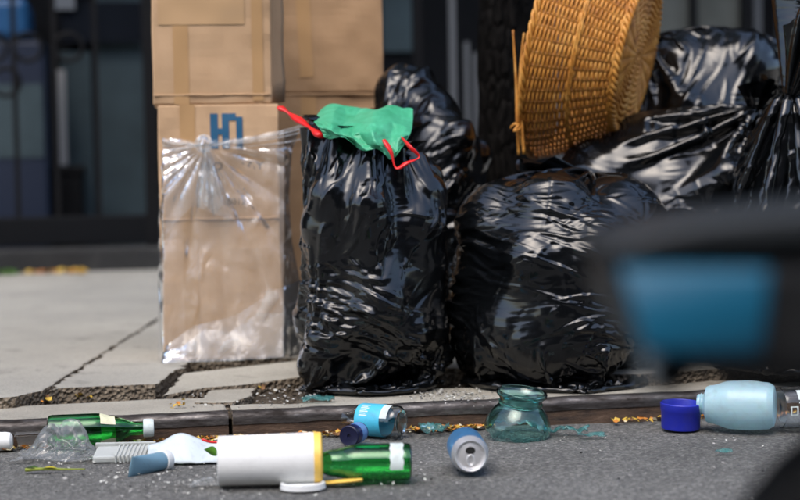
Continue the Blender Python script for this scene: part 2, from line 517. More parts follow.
kerb = bpy.data.objects.new('kerb', None); C.objects.link(kerb); kerb['kind'] = 'structure'
sj = sn(G(231, 414, ZK))[0]
def kerb_seg(s0, s1, nw0, steel):
    rg = random.Random(int(s0 * 10) + 50)
    # concrete body behind the steel
    k = max(2, int((s1 - s0) / 0.04)); k = min(k, 120)
    front = [SP(s0 + (s1 - s0) * q / k, 0.014 if steel else 0.012) for q in range(k + 1)]
    back = [SP(s1 - (s1 - s0) * q / k, nw0 + rg.gauss(0, 0.006)) for q in range(k + 1)]
    slab_mesh('kerb_stone', [p for p in front + back], -0.05, ZK, M_conc2, kerb, 0, 4, 10)
    # steel facing with a rounded nose
    prof = []
    for a in range(0, 100, 12):
        a = math.radians(min(a, 90))
        prof.append((0.016 - 0.016 * math.sin(a), ZK + 0.002 - 0.016 + 0.016 * math.cos(a)))
    prof = [(0.022, ZK + 0.002)] + prof + [(0.0, 0.026)]
    low = [(0.002, 0.025), (0.004, 0.0), (0.006, -0.04)]
    for nm, pr, mm in (('steel_nosing', prof, M_steel), ('kerb_face', low, M_rust)):
        vs_ = []; k2 = 160
        for q in range(k2 + 1):
            s = s0 + (s1 - s0) * q / k2
            w_ = 0.003 * mnoise.noise((s * 5, 0, 3)) + 0.002 * mnoise.noise((s * 21, 1, 3))
            vs_ += [SP(s, a + w_, b + w_ * 0.6) for a, b in pr]
        L = len(pr)
        fs_ = [(q * L + i, q * L + i + 1, (q + 1) * L + i + 1, (q + 1) * L + i) for q in range(k2) for i in range(L - 1)]
        mesh_obj(nm, vs_, fs_, mm, kerb, smooth=True)
kerb_seg(-2.4, sj - 0.004, sn(G(120, 401, ZK))[1], False)
kerb_seg(sj + 0.004, 2.2, 0.10, True)
kerb_seg(-30, -2.408, 0.2, True)
kerb_seg(2.208, 30, 0.2, True)

# ------------------------------------------------------------------ building at the back of the sidewalk
M_dark = mat('dark_paint', (0.0035, 0.004, 0.005), 0.7, spec=0.15)
M_black = mat('black_iron', (0.003, 0.003, 0.0035), 0.6, spec=0.2)
M_bluegrey = mat('blue_grey_panel', (0.045, 0.066, 0.074), 0.6, spec=0.2)
M_olive = mat('olive_grey_panel', (0.12, 0.125, 0.11), 0.8, spec=0.2)
M_greypaint = mat('grey_paint', (0.10, 0.105, 0.11), 0.6, spec=0.2)
M_stone = concrete('dark_stone', (0.035, 0.035, 0.034), (0.014, 0.014, 0.014))
M_glass_dark = mat('dark_glass', (0.01, 0.012, 0.016), 0.05)
for m_ in (M_bluegrey, M_olive):
    n = N(m_); v = n.coords(); c0 = tuple(n.b.inputs['Base Color'].default_value)[:3]
    n.l(n.ramp(n.noise(v, 3.0, 5, 0.6), [(0.3, tuple(x * 0.7 for x in c0)), (0.7, tuple(x * 1.15 for x in c0))]), n.b.inputs['Base Color'])

def box_s(name, s0, s1, n0, n1, z0, z1, m, parent=None, bev=0.0):
    v8 = [SP(s, q, z) for z in (z0, z1) for s, q in ((s0, n0), (s1, n0), (s1, n1), (s0, n1))]
    f6 = [(3, 2, 1, 0), (4, 5, 6, 7), (0, 1, 5, 4), (1, 2, 6, 5), (2, 3, 7, 6), (3, 0, 4, 7)]
    o = mesh_obj(name, v8, f6, m, parent)
    if bev:
        b = o.modifiers.new('bevel', 'BEVEL'); b.width = bev; b.segments = 2
    return o
def s_at(px, n_, z=0.5):
    """street coordinate s of the vertical line through photo column px on the plane n = n_"""
    d = ray(px, 163)
    t = (n_ - (CAM - KO).dot(SN)) / d.dot(SN)
    return sn(CAM + d * t)[0]
def z_at(px, py, n_):
    d = ray(px, py); t = (n_ - (CAM - KO).dot(SN)) / d.dot(SN)
    return (CAM + d * t).z

W0 = WALL_N
bld = thing('town_house', 'dark shopfront with blue grey door and olive panels behind the railing', 'building', SP(0, W0, 0))
bld_inv = Matrix.Translation(-bld.location)
def part(o):
    o.parent = bld; o.matrix_parent_inverse = bld_inv; return o
nb = W0 + 1.1                               # the shop wall stands back behind the railing
part(box_s('wall', -14, 14, nb, nb + 0.4, 0.0, 9.0, M_dark))
part(box_s('plinth', -14, 14, W0 + 0.02, W0 + 0.34, -0.04, z_at(80, 249, W0), M_stone, None, 0.015))
part(box_s('floor_slab', -14, 14, W0 + 0.342, nb - 0.002, -0.04, 0.06, M_stone))
part(box_s('canopy', -14, 14, W0 - 0.1, nb - 0.002, 2.9, 3.1, M_dark))
sa, sb = s_at(96, nb), s_at(152, nb)
part(box_s('door', sa, sb, nb - 0.03, nb - 0.002, 0.062, 2.2, M_bluegrey, None, 0.01))
part(box_s('door_leaf', s_at(63, nb - 0.05), s_at(94, nb - 0.05), nb - 0.06, nb - 0.002, 0.062, z_at(80, 52, nb), M_bluegrey, None, 0.01))
part(box_s('window_pane', s_at(66, nb), s_at(150, nb), nb - 0.10, nb - 0.08, z_at(80, 44, nb), z_at(80, 4, nb), M_glass_dark))
part(box_s('window_pane', s_at(60, nb), s_at(80, nb), nb - 0.14, nb - 0.11, z_at(80, 12, nb), z_at(80, -60, nb), mat('pale_window', (0.14, 0.15, 0.16), 0.4)))
part(box_s('blue_grey_panel', s_at(384, nb), s_at(416, nb), nb - 0.03, nb - 0.002, z_at(400, 52, nb), 2.2, M_bluegrey))
for a, b in ((655, 688), (694, 738)):
    part(box_s('olive_panel', s_at(a, nb), s_at(b, nb), nb - 0.03, nb - 0.002, 0.3, 2.3, M_olive))
part(box_s('post', s_at(688, nb), s_at(694, nb), nb - 0.07, nb - 0.002, 0.062, 2.8, M_black))
part(box_s('post', s_at(738, nb), s_at(750, nb), nb - 0.07, nb - 0.002, 0.062, 2.8, M_black))
for a, b in ((751, 759), (776, 780)):
    part(box_s('pilaster', s_at(a, nb), s_at(b, nb), nb - 0.05, nb - 0.002, 0.062, 2.8, M_greypaint))
# upper storeys with windows (above the frame, they shade the sidewalk)
for fl in range(2):
    for k in range(6):
        s = -10 + k * 4
        wn_ = part(box_s('window', s, s + 1.3, nb - 0.03, nb - 0.004, 4.0 + fl * 2.6, 5.7 + fl * 2.6, M_glass_dark))

rail = thing('iron_railing', 'black iron railing with ring ornaments on a low stone step', 'railing', SP(0, W0 + 0.2, 0.06))
ri = Matrix.Translation(-rail.location)
def rpart(o):
    o.parent = rail; o.matrix_parent_inverse = ri; return o
nr = W0 + 0.16
zb = z_at(80, 249, W0)
zr0, zr1 = z_at(80, 235, nr), z_at(80, 216, nr)
rpart(box_s('bottom_rail', s_at(-30, nr), s_at(160, nr), nr, nr + 0.06, zb + 0.012, zr1, M_dark, None, 0.008))
rpart(box_s('gate_post', s_at(145, nr), s_at(159, nr), nr - 0.01, nr + 0.08, zb, 2.6, M_black, None, 0.006))
zt = z_at(80, -30, nr)
rpart(box_s('top_rail', s_at(-30, nr), s_at(160, nr), nr, nr + 0.03, zt, zt + 0.04, M_black))
for px in (17, 57, 98):
    s = s_at(px, nr)
    rpart(box_s('baluster', s - 0.011, s + 0.011, nr + 0.005, nr + 0.027, zr1, zt, M_black))
def torus(name, c, R, r, axis, m, nu=28, nv=8):
    q = axis.to_track_quat('Z', 'Y')
    vs_, fs_ = [], []
    for i in range(nu):
        a = 2 * math.pi * i / nu
        for j in range(nv):
            b = 2 * math.pi * j / nv
            vs_.append(c + q @ Vector(((R + r * math.cos(b)) * math.cos(a), (R + r * math.cos(b)) * math.sin(a), r * math.sin(b))))
            fs_.append((i * nv + j, ((i + 1) % nu) * nv + j, ((i + 1) % nu) * nv + (j + 1) % nv, i * nv + (j + 1) % nv))
    return mesh_obj(name, vs_, fs_, m, None, True)
for px, py in ((31, 47), (8, 82), (-4, 47), (72, 47)):
    s = s_at(px, nr)
    rpart(torus('ring', SP(s, nr + 0.016, z_at(px, py, nr)), 0.062, 0.010, SN, M_black))
# pale pickets between the boxes and the tree
rail2 = thing('picket_railing', 'pale grey metal pickets between the cardboard and the tree', 'railing', SP(s_at(460, nr), nr, 0.06))
ri2 = Matrix.Translation(-rail2.location)
s0, s1 = s_at(380, nr), s_at(640, nr)
for o in [box_s('picket_rail', s0, s1, nr, nr + 0.04, zb + 0.02, zb + 0.06, M_black)] + \
         [box_s('picket', s_at(px, nr) - w_, s_at(px, nr) + w_, nr + 0.005, nr + 0.03, zb + 0.06, zz, M_greypaint) for px, w_, zz in ((455, 0.014, 1.7), (469, 0.010, 1.1), (478, 0.011, 1.05), (560, 0.012, 1.5), (610, 0.012, 1.5))] + \
         [box_s('picket_post', s_at(px, nr) - 0.02, s_at(px, nr) + 0.02, nr - 0.002, nr + 0.045, zb, 1.9, M_black) for px in (420, 490, 650)]:
    o.parent = rail2; o.matrix_parent_inverse = ri2

# things standing behind the railing
def local_box(name, x0, x1, y0, y1, z0, z1, m, parent, bev=0.004):
    v8 = [(x, y, z) for z in (z0, z1) for x, y in ((x0, y0), (x1, y0), (x1, y1), (x0, y1))]
    o = mesh_obj(name, v8, [(3, 2, 1, 0), (4, 5, 6, 7), (0, 1, 5, 4), (1, 2, 6, 5), (2, 3, 7, 6), (3, 0, 4, 7)], m, parent)
    if bev:
        b = o.modifiers.new('bevel', 'BEVEL'); b.width = bev; b.segments = 2
    return o
nbin = W0 + 0.55
bin_ = thing('wheeled_bin', 'dark blue bin with brighter blue lid behind the railing', 'bin', SP(s_at(12, nbin), nbin, 0.06), (0, 0, ANG))
M_navy = mat('navy_plastic', (0.002, 0.008, 0.025), 0.6)
M_blue = mat('blue_plastic', (0.005, 0.06, 0.16), 0.5)
zl = z_at(12, 40, nbin) - 0.06
local_box('body', -0.24, 0.17, 0, 0.4, 0.05, zl, M_navy, bin_, 0.02)
local_box('lid', -0.26, 0.10, -0.02, 0.42, zl + 0.002, zl + 0.2, M_blue, bin_, 0.04)
local_box('label_plate', -0.22, 0.15, -0.006, -0.002, z_at(12, 158, nbin) - 0.06, z_at(12, 84, nbin) - 0.06, M_bluegrey, bin_, 0)
local_box('foot', -0.2, 0.13, 0.05, 0.35, 0, 0.05, M_black, bin_, 0)
nst = W0 + 0.75
st = thing('storage_chest', 'black storage chest behind the railing below the leaning boards', 'chest', SP(s_at(55, nst), nst, 0.06), (0, 0, ANG))
zst = z_at(55, 166, nst - 0.05) - 0.06
local_box('body', -0.1, 0.13, 0, 0.3, 0, zst - 0.05, M_black, st, 0.01)
local_box('lid', -0.11, 0.14, -0.01, 0.3, zst - 0.048, zst, M_black, st, 0.01)
for nm, px, wd, topy, colr, lab in (('white_board', 62, 0.028, 70, (0.26, 0.26, 0.26), 'narrow white board leaning upright on the black chest'), ('wooden_plank', 43, 0.016, 60, (0.11, 0.075, 0.05), 'brown plank leaning upright beside the white board')):
    zz0 = 0.06 + zst + 0.002
    o = box_s(nm, s_at(px, nst + 0.1) - wd, s_at(px, nst + 0.1) + wd, nst + 0.08, nst + 0.10, zz0, z_at(px, topy, nst + 0.1), mat(nm, colr, 0.6), None, 0.003)
    tag(o, lab, 'board')

# building across the street, behind the camera: it is what the bags and the road mirror
M_brick = mat('brick', (0.07, 0.04, 0.03), 0.9)
n = N(M_brick); bt = n.n('TexBrick'); bt.inputs['Scale'].default_value = 4.0
bt.inputs['Color1'].default_value = (0.075, 0.04, 0.03, 1); bt.inputs['Color2'].default_value = (0.05, 0.03, 0.025, 1); bt.inputs['Mortar'].default_value = (0.09, 0.08, 0.075, 1)
n.l(n.coords((1, 1, 1), 'Generated'), bt.inputs['Vector']); n.l(bt.outputs['Color'], n.b.inputs['Base Color'])
opp = thing('brick_house', 'brick house across the street', 'building', SP(0, -13, 0))
oi = Matrix.Translation(-opp.location)
o = box_s('wall', -22, 22, -21, -13, -0.05, 8.2, M_brick); o.parent = opp; o.matrix_parent_inverse = oi
for fl in range(2):
    for k in range(10):
        o = box_s('window', -20 + k * 4.2, -18.7 + k * 4.2, -13.0, -12.95, 1.0 + fl * 3.1, 2.9 + fl * 3.1, M_glass_dark); o.parent = opp; o.matrix_parent_inverse = oi
# ------------------------------------------------------------------ shape helpers
def lathe(name, prof, m, parent=None, seg=40, sub=0, smooth=True, wob=0.0, seed=0, arc=None):
    vs_, fs_ = [], []
    L = len(prof)
    rg = random.Random(seed)
    for i in range(seg):
        a = 2 * math.pi * i / seg
        for r, z in prof:
            k = 1 + wob * mnoise.noise((math.cos(a) * 1.5 + seed, math.sin(a) * 1.5, z * 18))
            vs_.append((max(r, 1e-5) * math.cos(a) * k, max(r, 1e-5) * math.sin(a) * k, z))
    for i in range(seg):
        for j in range(L - 1):
            fs_.append((i * L + j, ((i + 1) % seg) * L + j, ((i + 1) % seg) * L + j + 1, i * L + j + 1))
    o = mesh_obj(name, vs_, fs_, m, parent, smooth)
    if smooth:
        o.modifiers.new('edge', 'EDGE_SPLIT').split_angle = math.radians(40)
    return o

def tube(pts, r, seg=8, flat=1.0, closed=False, rfn=None):
    """verts, faces of a tube through pts"""
    pts = [Vector(p) for p in pts]
    vs_, fs_ = [], []
    k = len(pts); up = Vector((0, 0, 1))
    prev = None
    for i, p in enumerate(pts):
        if closed: t = pts[(i + 1) % k] - pts[i - 1]
        else: t = pts[min(i + 1, k - 1)] - pts[max(i - 1, 0)]
        t.normalize()
        if prev is None:
            a = t.cross(up)
            if a.length < 1e-3: a = t.cross(Vector((1, 0, 0)))
        else:
            a = prev - t * prev.dot(t)
        a.normalize(); prev = a; b = t.cross(a)
        rr = rfn(i / max(1, k - 1)) if rfn else r
        for j in range(seg):
            q = 2 * math.pi * j / seg
            vs_.append(p + a * (math.cos(q) * rr) + b * (math.sin(q) * rr * flat))
    for i in range(k if closed else k - 1):
        for j in range(seg):
            fs_.append((i * seg + j, i * seg + (j + 1) % seg, ((i + 1) % k) * seg + (j + 1) % seg, ((i + 1) % k) * seg + j))
    if not closed:
        fs_.append(tuple(range(seg))[::-1]); fs_.append(tuple((k - 1) * seg + j for j in range(seg)))
    return vs_, fs_

def smooth_path(pts, k=8):
    pts = [Vector(p) for p in pts]; out = []
    for i in range(len(pts) - 1):
        p0 = pts[max(i - 1, 0)]; p1 = pts[i]; p2 = pts[i + 1]; p3 = pts[min(i + 2, len(pts) - 1)]
        for q in range(k):
            t = q / k
            out.append(0.5 * ((2 * p1) + (p2 - p0) * t + (2 * p0 - 5 * p1 + 4 * p2 - p3) * t * t + (3 * p1 - p0 - 3 * p2 + p3) * t ** 3))
    out.append(pts[-1]); return out

class Join:
    def __init__(s): s.v = []; s.f = []
    def add(s, vf):
        k = len(s.v); s.v += list(vf[0]); s.f += [tuple(i + k for i in f) for f in vf[1]]
    def build(s, name, m, parent=None, smooth=True): return mesh_obj(name, s.v, s.f, m, parent, smooth)

def lying(root, a, b, r, roll=0.0):
    """put a thing whose axis is local +Z on the ground from contact point a towards b"""
    d = (b - a); d.normalize()
    q = d.to_track_quat('Z', 'Y')
    root.rotation_mode = 'QUATERNION'
    root.rotation_quaternion = q @ Matrix.Rotation(roll, 3, 'Z').to_quaternion()
    root.location = a + Vector((0, 0, r))

def text_mesh(name, body, size, m, parent, loc, rot, sx=1.0, ext=0.0003):
    cu = bpy.data.curves.new(name, 'FONT'); cu.body = body; cu.size = size; cu.extrude = ext
    to = bpy.data.objects.new(name, cu); C.objects.link(to)
    bpy.context.view_layer.update()
    me = bpy.data.meshes.new_from_object(to.evaluated_get(bpy.context.evaluated_depsgraph_get()))
    bpy.data.objects.remove(to, do_unlink=True)
    me.materials.clear(); me.materials.append(m); me.name = name
    o = bpy.data.objects.new(name, me); C.objects.link(o); o.parent = parent
    o.location = loc; o.rotation_euler = rot; o.scale = (sx, 1, 1)
    return o

# ------------------------------------------------------------------ black bags
def ringtop(c, r, wav, k, tw=0, tilt=0):
    def fn(th):
        a = th + tw
        rr = r * (1 + wav * np.sin(k * th))
        return np.stack([c[0] + np.cos(a) * rr, c[1] + np.sin(a) * rr, c[2] + tilt * np.cos(a)], -1)
    return fn
def stuffing(seed, rx, z0, z1, n_, r0, r1, core, cx=0, cy=0):
    rg = random.Random(seed); out = list(core)
    for i in range(n_):
        a = rg.uniform(0, 6.28); z = rg.uniform(z0, z1)
        rr = rg.uniform(r0, r1); q = rx - rr
        out.append((cx + math.cos(a) * q, cy + math.sin(a) * q, max(z, rr + 0.004), rr))
    return out
def tuft(name, m, parent, c, axis, r0, r1, L, pleats, seed, bend=None):
    """gathered, flaring end of a tied bag"""
    nu, nv = 120, 26
    q = Vector(axis).normalized().to_track_quat('Z', 'Y')
    P = np.zeros((nv, nu, 3)); rg = random.Random(seed)
    ph = [rg.uniform(0, 6.28) for _ in range(8)]
    for j in range(nv):
        t = j / (nv - 1)
        rad = r0 + (r1 - r0) * t ** 0.8
        for i in range(nu):
            a = 2 * math.pi * i / nu
            w_ = (0.55 * math.sin(pleats * a + ph[0] + 1.2 * t) + 0.35 * math.sin((pleats * 1.7 // 1) * a + ph[1]) + 0.25 * math.sin(3 * a + ph[2])) * (0.25 + 0.5 * t)
            rr = rad * (1 + w_)
            z = L * t * (1 + 0.22 * math.sin(3 * a + ph[3]) + 0.12 * math.sin(7 * a + ph[4]))
            p = Vector((rr * math.cos(a), rr * math.sin(a) * 0.55, z))
            if bend: p += Vector(bend) * (t * t)
            P[j, i] = Vector(c) + q @ p
    return grid_mesh(name, P, m, parent, True, 1)

M_bag = bag_material('black_film', 0.25, 1.0, 0.17)
M_bag2 = bag_material('black_film_thin', -0.2, 1.0, 0.18, 3.0)
M_bag3 = bag_material('black_film_thick', 0.5, 1.0, 0.17, 7.0)
def bag(label, px, py, ZB, seed, nu, nv, R, H, blobs, top, m, iters=300, k=2, cre=(), **kw):
    r = thing('trash_bag', label, 'trash bag', G(px, py, ZB), group='black trash bags piled on the sidewalk')
    P = film(seed, nu, nv, R, H, blobs, top, iters=iters, bottom_r=0.1, **kw)
    P = upsample(P, k)
    for cr_ in cre: P = creases(P, **cr_)
    grid_mesh('film', P, m, r, sub=0)
    return r
KIT = 1
core1 = [(0, 0, 0.12, 0.115), (0.0, 0, 0.24, 0.125), (0, 0, 0.36, 0.12), (0, 0, 0.45, 0.10)]
bag1 = bag('upright black kitchen bag with red drawstrings, green cloth spilling from its mouth', 372, 387, 0.05, 11, 150, 120, 0.176, 0.78,
           stuffing(5, 0.172, 0.05, 0.46, 24, 0.045, 0.085, core1), ringtop((-0.01, 0.01, 0.535), 0.122, 0.12, 11, 0.7, -0.03), M_bag2, bend=0.1, k=3,
           cre=(dict(seed=1, count=520, ang=-0.10, spread=0.16, vr=(0.12, 0.72), L=(0.06, 0.24), wd=(0.0025, 0.008)), dict(seed=2, count=150, ang=1.5, spread=0.3, vr=(0.74, 0.96), L=(0.04, 0.12)),
                dict(seed=3, count=150, ang=0.3, spread=0.8, L=(0.015, 0.05), wd=(0.002, 0.005), amp=(0.0006, 0.0022), pinch=[(0.72, 0.62, 12, 0.14), (0.80, 0.30, 10, 0.12), (0.66, 0.4, 9, 0.1)])))
core2 = [(0, 0, 0.17, 0.17), (0, 0, 0.30, 0.16), (-0.12, -0.02, 0.34, 0.105), (0.12, -0.02, 0.33, 0.12), (-0.02, -0.07, 0.35, 0.11), (-0.14, 0.0, 0.14, 0.11), (0.15, 0, 0.14, 0.10)]
bag2 = bag('wide squat black bag in the middle of the pile, below the wicker basket', 560, 380, 0.05, 22, 170, 120, 0.25, 0.72,
           stuffing(6, 0.235, 0.06, 0.31, 26, 0.06, 0.12, core2), ringtop((0.07, 0.10, 0.45), 0.02, 0.1, 9, 1.3), M_bag, bend=0.1, k=3,
           cre=(dict(seed=4, count=560, ang=-0.2, spread=0.2, L=(0.07, 0.30), wd=(0.0025, 0.008), vr=(0.10, 0.72)),
                dict(seed=5, count=170, ang=0.3, spread=0.9, L=(0.015, 0.06), wd=(0.002, 0.006), amp=(0.0007, 0.0026), vr=(0.1, 0.98), pinch=[(0.70, 0.66, 14, 0.2), (0.78, 0.5, 10, 0.16), (0.67, 0.3, 9, 0.14), (0.82, 0.72, 10, 0.14)])))
core3 = [(0.02, 0, 0.14, 0.14), (0.01, 0, 0.30, 0.135), (0, 0, 0.45, 0.125), (-0.03, 0, 0.56, 0.11), (-0.05, 0, 0.62, 0.085)]
bag3 = bag('tall black bag leaning behind the drawstring bag, beside the tree trunk', 432, 347, ZS, 33, 120, 100, 0.18, 0.85,
           stuffing(7, 0.165, 0.05, 0.55, 30, 0.03, 0.07, core3), ringtop((-0.11, 0.08, 0.60), 0.03, 0.2, 7, 0.9), M_bag3, 240, 3, cre=(dict(seed=11, count=620, clump=5, L=(0.04, 0.2), wd=(0.003, 0.011), amp=(0.0015, 0.006), ang=0.5, spread=0.35, vr=(0.1, 0.97)), dict(seed=51, count=320, clump=4, ang=0.0, spread=1.0, L=(0.015, 0.06), wd=(0.002, 0.006), amp=(0.0007, 0.0026), vr=(0.1, 0.98), pinch=[(0.72, 0.7, 10, 0.15), (0.8, 0.5, 9, 0.14)])))
core4 = [(-0.02, 0, 0.19, 0.19), (0.0, 0, 0.36, 0.17), (-0.16, -0.02, 0.40, 0.12), (-0.05, 0, 0.44, 0.13)]
bag4 = bag('black bag behind the squat one, its film pulled tight towards a knot on the right', 672, 350, ZS, 44, 150, 110, 0.255, 0.80,
           stuffing(8, 0.24, 0.08, 0.46, 34, 0.035, 0.09, core4), ringtop((0.185, -0.10, 0.575), 0.02, 0.2, 7, 0.8), M_bag3, 260, 3, cre=(dict(seed=12, count=620, clump=5, L=(0.04, 0.2), wd=(0.003, 0.011), amp=(0.0015, 0.006), ang=-0.3, spread=0.35, vr=(0.1, 0.97)), dict(seed=52, count=320, clump=4, ang=0.0, spread=1.0, L=(0.015, 0.06), wd=(0.002, 0.006), amp=(0.0007, 0.0026), vr=(0.1, 0.98), pinch=[(0.72, 0.7, 10, 0.15), (0.8, 0.5, 9, 0.14)])))
core5 = [(0, 0, 0.18, 0.18), (0.01, 0, 0.36, 0.17), (0.02, 0, 0.55, 0.16), (0.03, 0, 0.66, 0.13), (0.08, -0.02, 0.68, 0.11), (-0.06, -0.02, 0.68, 0.10)]
bag5 = bag('rearmost black bag of the pile, tallest, just right of the basket', 706, 336.5, ZS, 55, 120, 100, 0.205, 1.0,
           stuffing(9, 0.20, 0.35, 0.74, 34, 0.03, 0.07, core5), ringtop((-0.15, 0.03, 0.76), 0.02, 0.2, 7, 1.6), M_bag, 240, 3, cre=(dict(seed=13, count=620, clump=5, L=(0.04, 0.2), wd=(0.003, 0.011), amp=(0.0015, 0.006), ang=0.2, spread=0.35, vr=(0.1, 0.97)), dict(seed=53, count=320, clump=4, ang=0.0, spread=1.0, L=(0.015, 0.06), wd=(0.002, 0.006), amp=(0.0007, 0.0026), vr=(0.1, 0.98), pinch=[(0.72, 0.7, 10, 0.15), (0.8, 0.5, 9, 0.14)])))
core6 = [(0, 0, 0.19, 0.19), (0.02, 0, 0.36, 0.18), (0.02, 0, 0.44, 0.13)]
bag6 = bag('knotted black bag at the right edge, pleats fanning out below its knot', 806, 365, ZS, 66, 140, 110, 0.225, 0.75,
           stuffing(10, 0.215, 0.06, 0.4, 18, 0.06, 0.11, core6), ringtop((-0.06, -0.11, 0.59), 0.018, 0.2, 7, 0.5), M_bag, 260, cre=(dict(seed=14, count=620, clump=5, L=(0.04, 0.2), wd=(0.003, 0.011), amp=(0.0015, 0.006), ang=1.2, spread=0.35, vr=(0.1, 0.97)), dict(seed=54, count=320, clump=4, ang=0.0, spread=1.0, L=(0.015, 0.06), wd=(0.002, 0.006), amp=(0.0007, 0.0026), vr=(0.1, 0.98), pinch=[(0.72, 0.7, 10, 0.15), (0.8, 0.5, 9, 0.14)])))
print('bags', time.time() - T0)
tuft('neck_tuft', M_bag, bag2, (0.07, 0.10, 0.447), (-1.0, -0.35, 0.08), 0.016, 0.05, 0.13, 6, 1)
tuft('neck_tuft', M_bag3, bag4, (0.185, -0.10, 0.57), (0.1, -0.6, 0.6), 0.018, 0.045, 0.07, 6, 3)
tuft('neck_tuft', M_bag, bag5, (-0.15, 0.03, 0.755), (-0.2, -0.1, 1), 0.016, 0.032, 0.06, 6, 4)
tuft('neck_tuft', M_bag, bag6, (-0.06, -0.11, 0.585), (0.35, 0.0, 1), 0.018, 0.11, 0.20, 8, 5)
# collar ruffle of the drawstring bag
def collar():
    nu, nv = 150, 10
    P = np.zeros((nv, nu, 3))
    for j in range(nv):
        t = j / (nv - 1)
        for i in range(nu):
            a = 2 * math.pi * i / nu
            pl = 0.010 * math.sin(17 * a + 2 * t) + 0.006 * math.sin(29 * a + 1) + 0.008 * math.sin(5 * a)
            rr = 0.122 + pl * (0.5 + t) - 0.02 * math.sin(t * 3.1) 
            P[j, i] = (-0.01 + rr * math.cos(a), 0.01 + rr * math.sin(a), 0.529 - 0.03 * math.cos(a) + 0.028 * t + 0.006 * math.sin(4 * a + 1))
    return grid_mesh('collar', P, M_bag2, bag1, True, 1)
collar()
M_red = mat('red_plastic', (0.62, 0.012, 0.012), 0.35)
b1o = bag1.location
def rel(px, py, dep): return D(px, py, dep) - b1o
for pts, rr in (([rel(322, 136, 3.33), rel(312, 129, 3.37), rel(296, 118, 3.44), rel(284, 110, 3.46), rel(278, 107, 3.47)], 0.0125),
                ([rel(384, 140, 3.27), rel(391, 152, 3.26), rel(396, 168, 3.26), rel(407, 163, 3.26), rel(419, 157, 3.27), rel(410, 147, 3.27), rel(401, 137, 3.30)], 0.0066)):
    sp_ = smooth_path(pts, 10 if rr > 0.005 else 5)
    w_ = lambda t, rr=rr: rr * (0.8 + 0.35 * math.sin(t * 17) * (1 if rr > 0.005 else 0.3)) * (1 - 0.35 * t * (rr > 0.005))
    J = Join(); J.add(tube(sp_, rr, 10, 0.55, False, w_)); J.build('drawstring', M_red, bag1)

# green cloth at the mouth
M_green = mat('green_cloth', (0.045, 0.33, 0.17), 0.45)
n = N(M_green); v = n.coords()
n.l(n.ramp(n.noise(v, 25, 4, 0.6), [(0.3, (0.035, 0.29, 0.14)), (0.7, (0.07, 0.40, 0.22))]), n.b.inputs['Base Color'])
n.l(n.bump(n.noise(v, 900, 2, 0.5), 0.15, 0.001), n.b.inputs['Normal'])
rows = [[(322, 112), (340, 108), (362, 112), (380, 109), (398, 110), (413, 113)],
        [(317, 117), (335, 114), (356, 118), (374, 113), (394, 116), (413, 122)],
        [(314, 123), (331, 127), (352, 124), (370, 127), (392, 124), (412, 131)],
        [(318, 128), (333, 134), (352, 136), (372, 133), (392, 140), (410, 136)],
        [(322, 132), (338, 137), (356, 141), (374, 146), (392, 152), (404, 146)],
        [(324, 134), (339, 140), (357, 145), (375, 151), (389, 158), (401, 150)]]
deps = [[3.52, 3.50, 3.52, 3.50, 3.50, 3.49], [3.47, 3.44, 3.47, 3.43, 3.45, 3.45], [3.38, 3.32, 3.37, 3.31, 3.35, 3.35], [3.33, 3.29, 3.32, 3.28, 3.30, 3.31], [3.335, 3.29, 3.315, 3.27, 3.285, 3.30], [3.33, 3.295, 3.31, 3.28, 3.28, 3.295]]
gl = thing('green_cloth', 'crumpled green cloth on top of the drawstring bag', 'cloth', D(365, 135, 3.42))
def bil(tab, a, b):
    i = min(int(a), len(tab[0]) - 2); j = min(int(b), len(tab) - 2); fa, fb = a - i, b - j
    f = lambda q: np.array(q, float)
    return (f(tab[j][i]) * (1 - fa) + f(tab[j][i + 1]) * fa) * (1 - fb) + (f(tab[j + 1][i]) * (1 - fa) + f(tab[j + 1][i + 1]) * fa) * fb
nu, nv = 110, 70
P = np.zeros((nv, nu, 3))
for j in range(nv):
    for i in range(nu):
        u, v_ = i / (nu - 1), j / (nv - 1)
        xy = bil(rows, u * 5, v_ * 5); dp = float(bil(deps, u * 5, v_ * 5))
        # long soft folds running from the mouth forwards, sharp along their crests
        ph = u * 4.2 + 0.55 * mnoise.noise((u * 3, v_ * 2.2, 1.0)) - 0.5 * v_
        fold = abs(((ph % 1.0) * 2) - 1)
        fold = 0.020 * (fold - 0.5) * (0.4 + 0.6 * v_)
        dp += fold + 0.006 * mnoise.noise((u * 9, v_ * 6, 2)) + 0.003 * mnoise.noise((u * 24, v_ * 15, 4))
        lift = 7 * mnoise.noise((u * 4.5, v_ * 2, 7)) * (1 - v_) + 3.5 * math.sin(u * 15 + 1) * v_ ** 3
        P[j, i] = D(xy[0], xy[1] - 3 * (1 - v_) + lift, dp) - gl.location
go = grid_mesh('fabric', P, M_green, gl, False, 0)
sm = go.modifiers.new('thick', 'SOLIDIFY'); sm.thickness = 0.0008

# ------------------------------------------------------------------ cardboard
def cardboard(name, a, b, var=1.0):
    m = mat(name, a, 0.8); n = N(m); v = n.coords()
    c = n.ramp(n.noise(v, 5, 5, 0.6), [(0.3, b), (0.7, a)])
    st = n.n('TexWave'); st.inputs['Scale'].default_value = 90; st.inputs['Distortion'].default_value = 0.6
    n.l(v, st.inputs['Vector'])
    c = n.mix(0.10, c, st.outputs['Color'], 'MULTIPLY')
    sc_ = n.noise(n.coords((4, 4, 60)), 3, 4, 0.6)
    c = n.mix(n.ramp(sc_, [(0.62, (0, 0, 0)), (0.8, (0.35, 0.35, 0.35))]), c, tuple(x * 0.6 for x in b))
    n.l(c, n.b.inputs['Base Color'])
    n.l(n.bump(n.noise(v, 30, 5, 0.6), 0.25, 0.004), n.b.inputs['Normal'])
    return m
M_card = cardboard('cardboard', (0.52, 0.345, 0.20), (0.43, 0.27, 0.145))
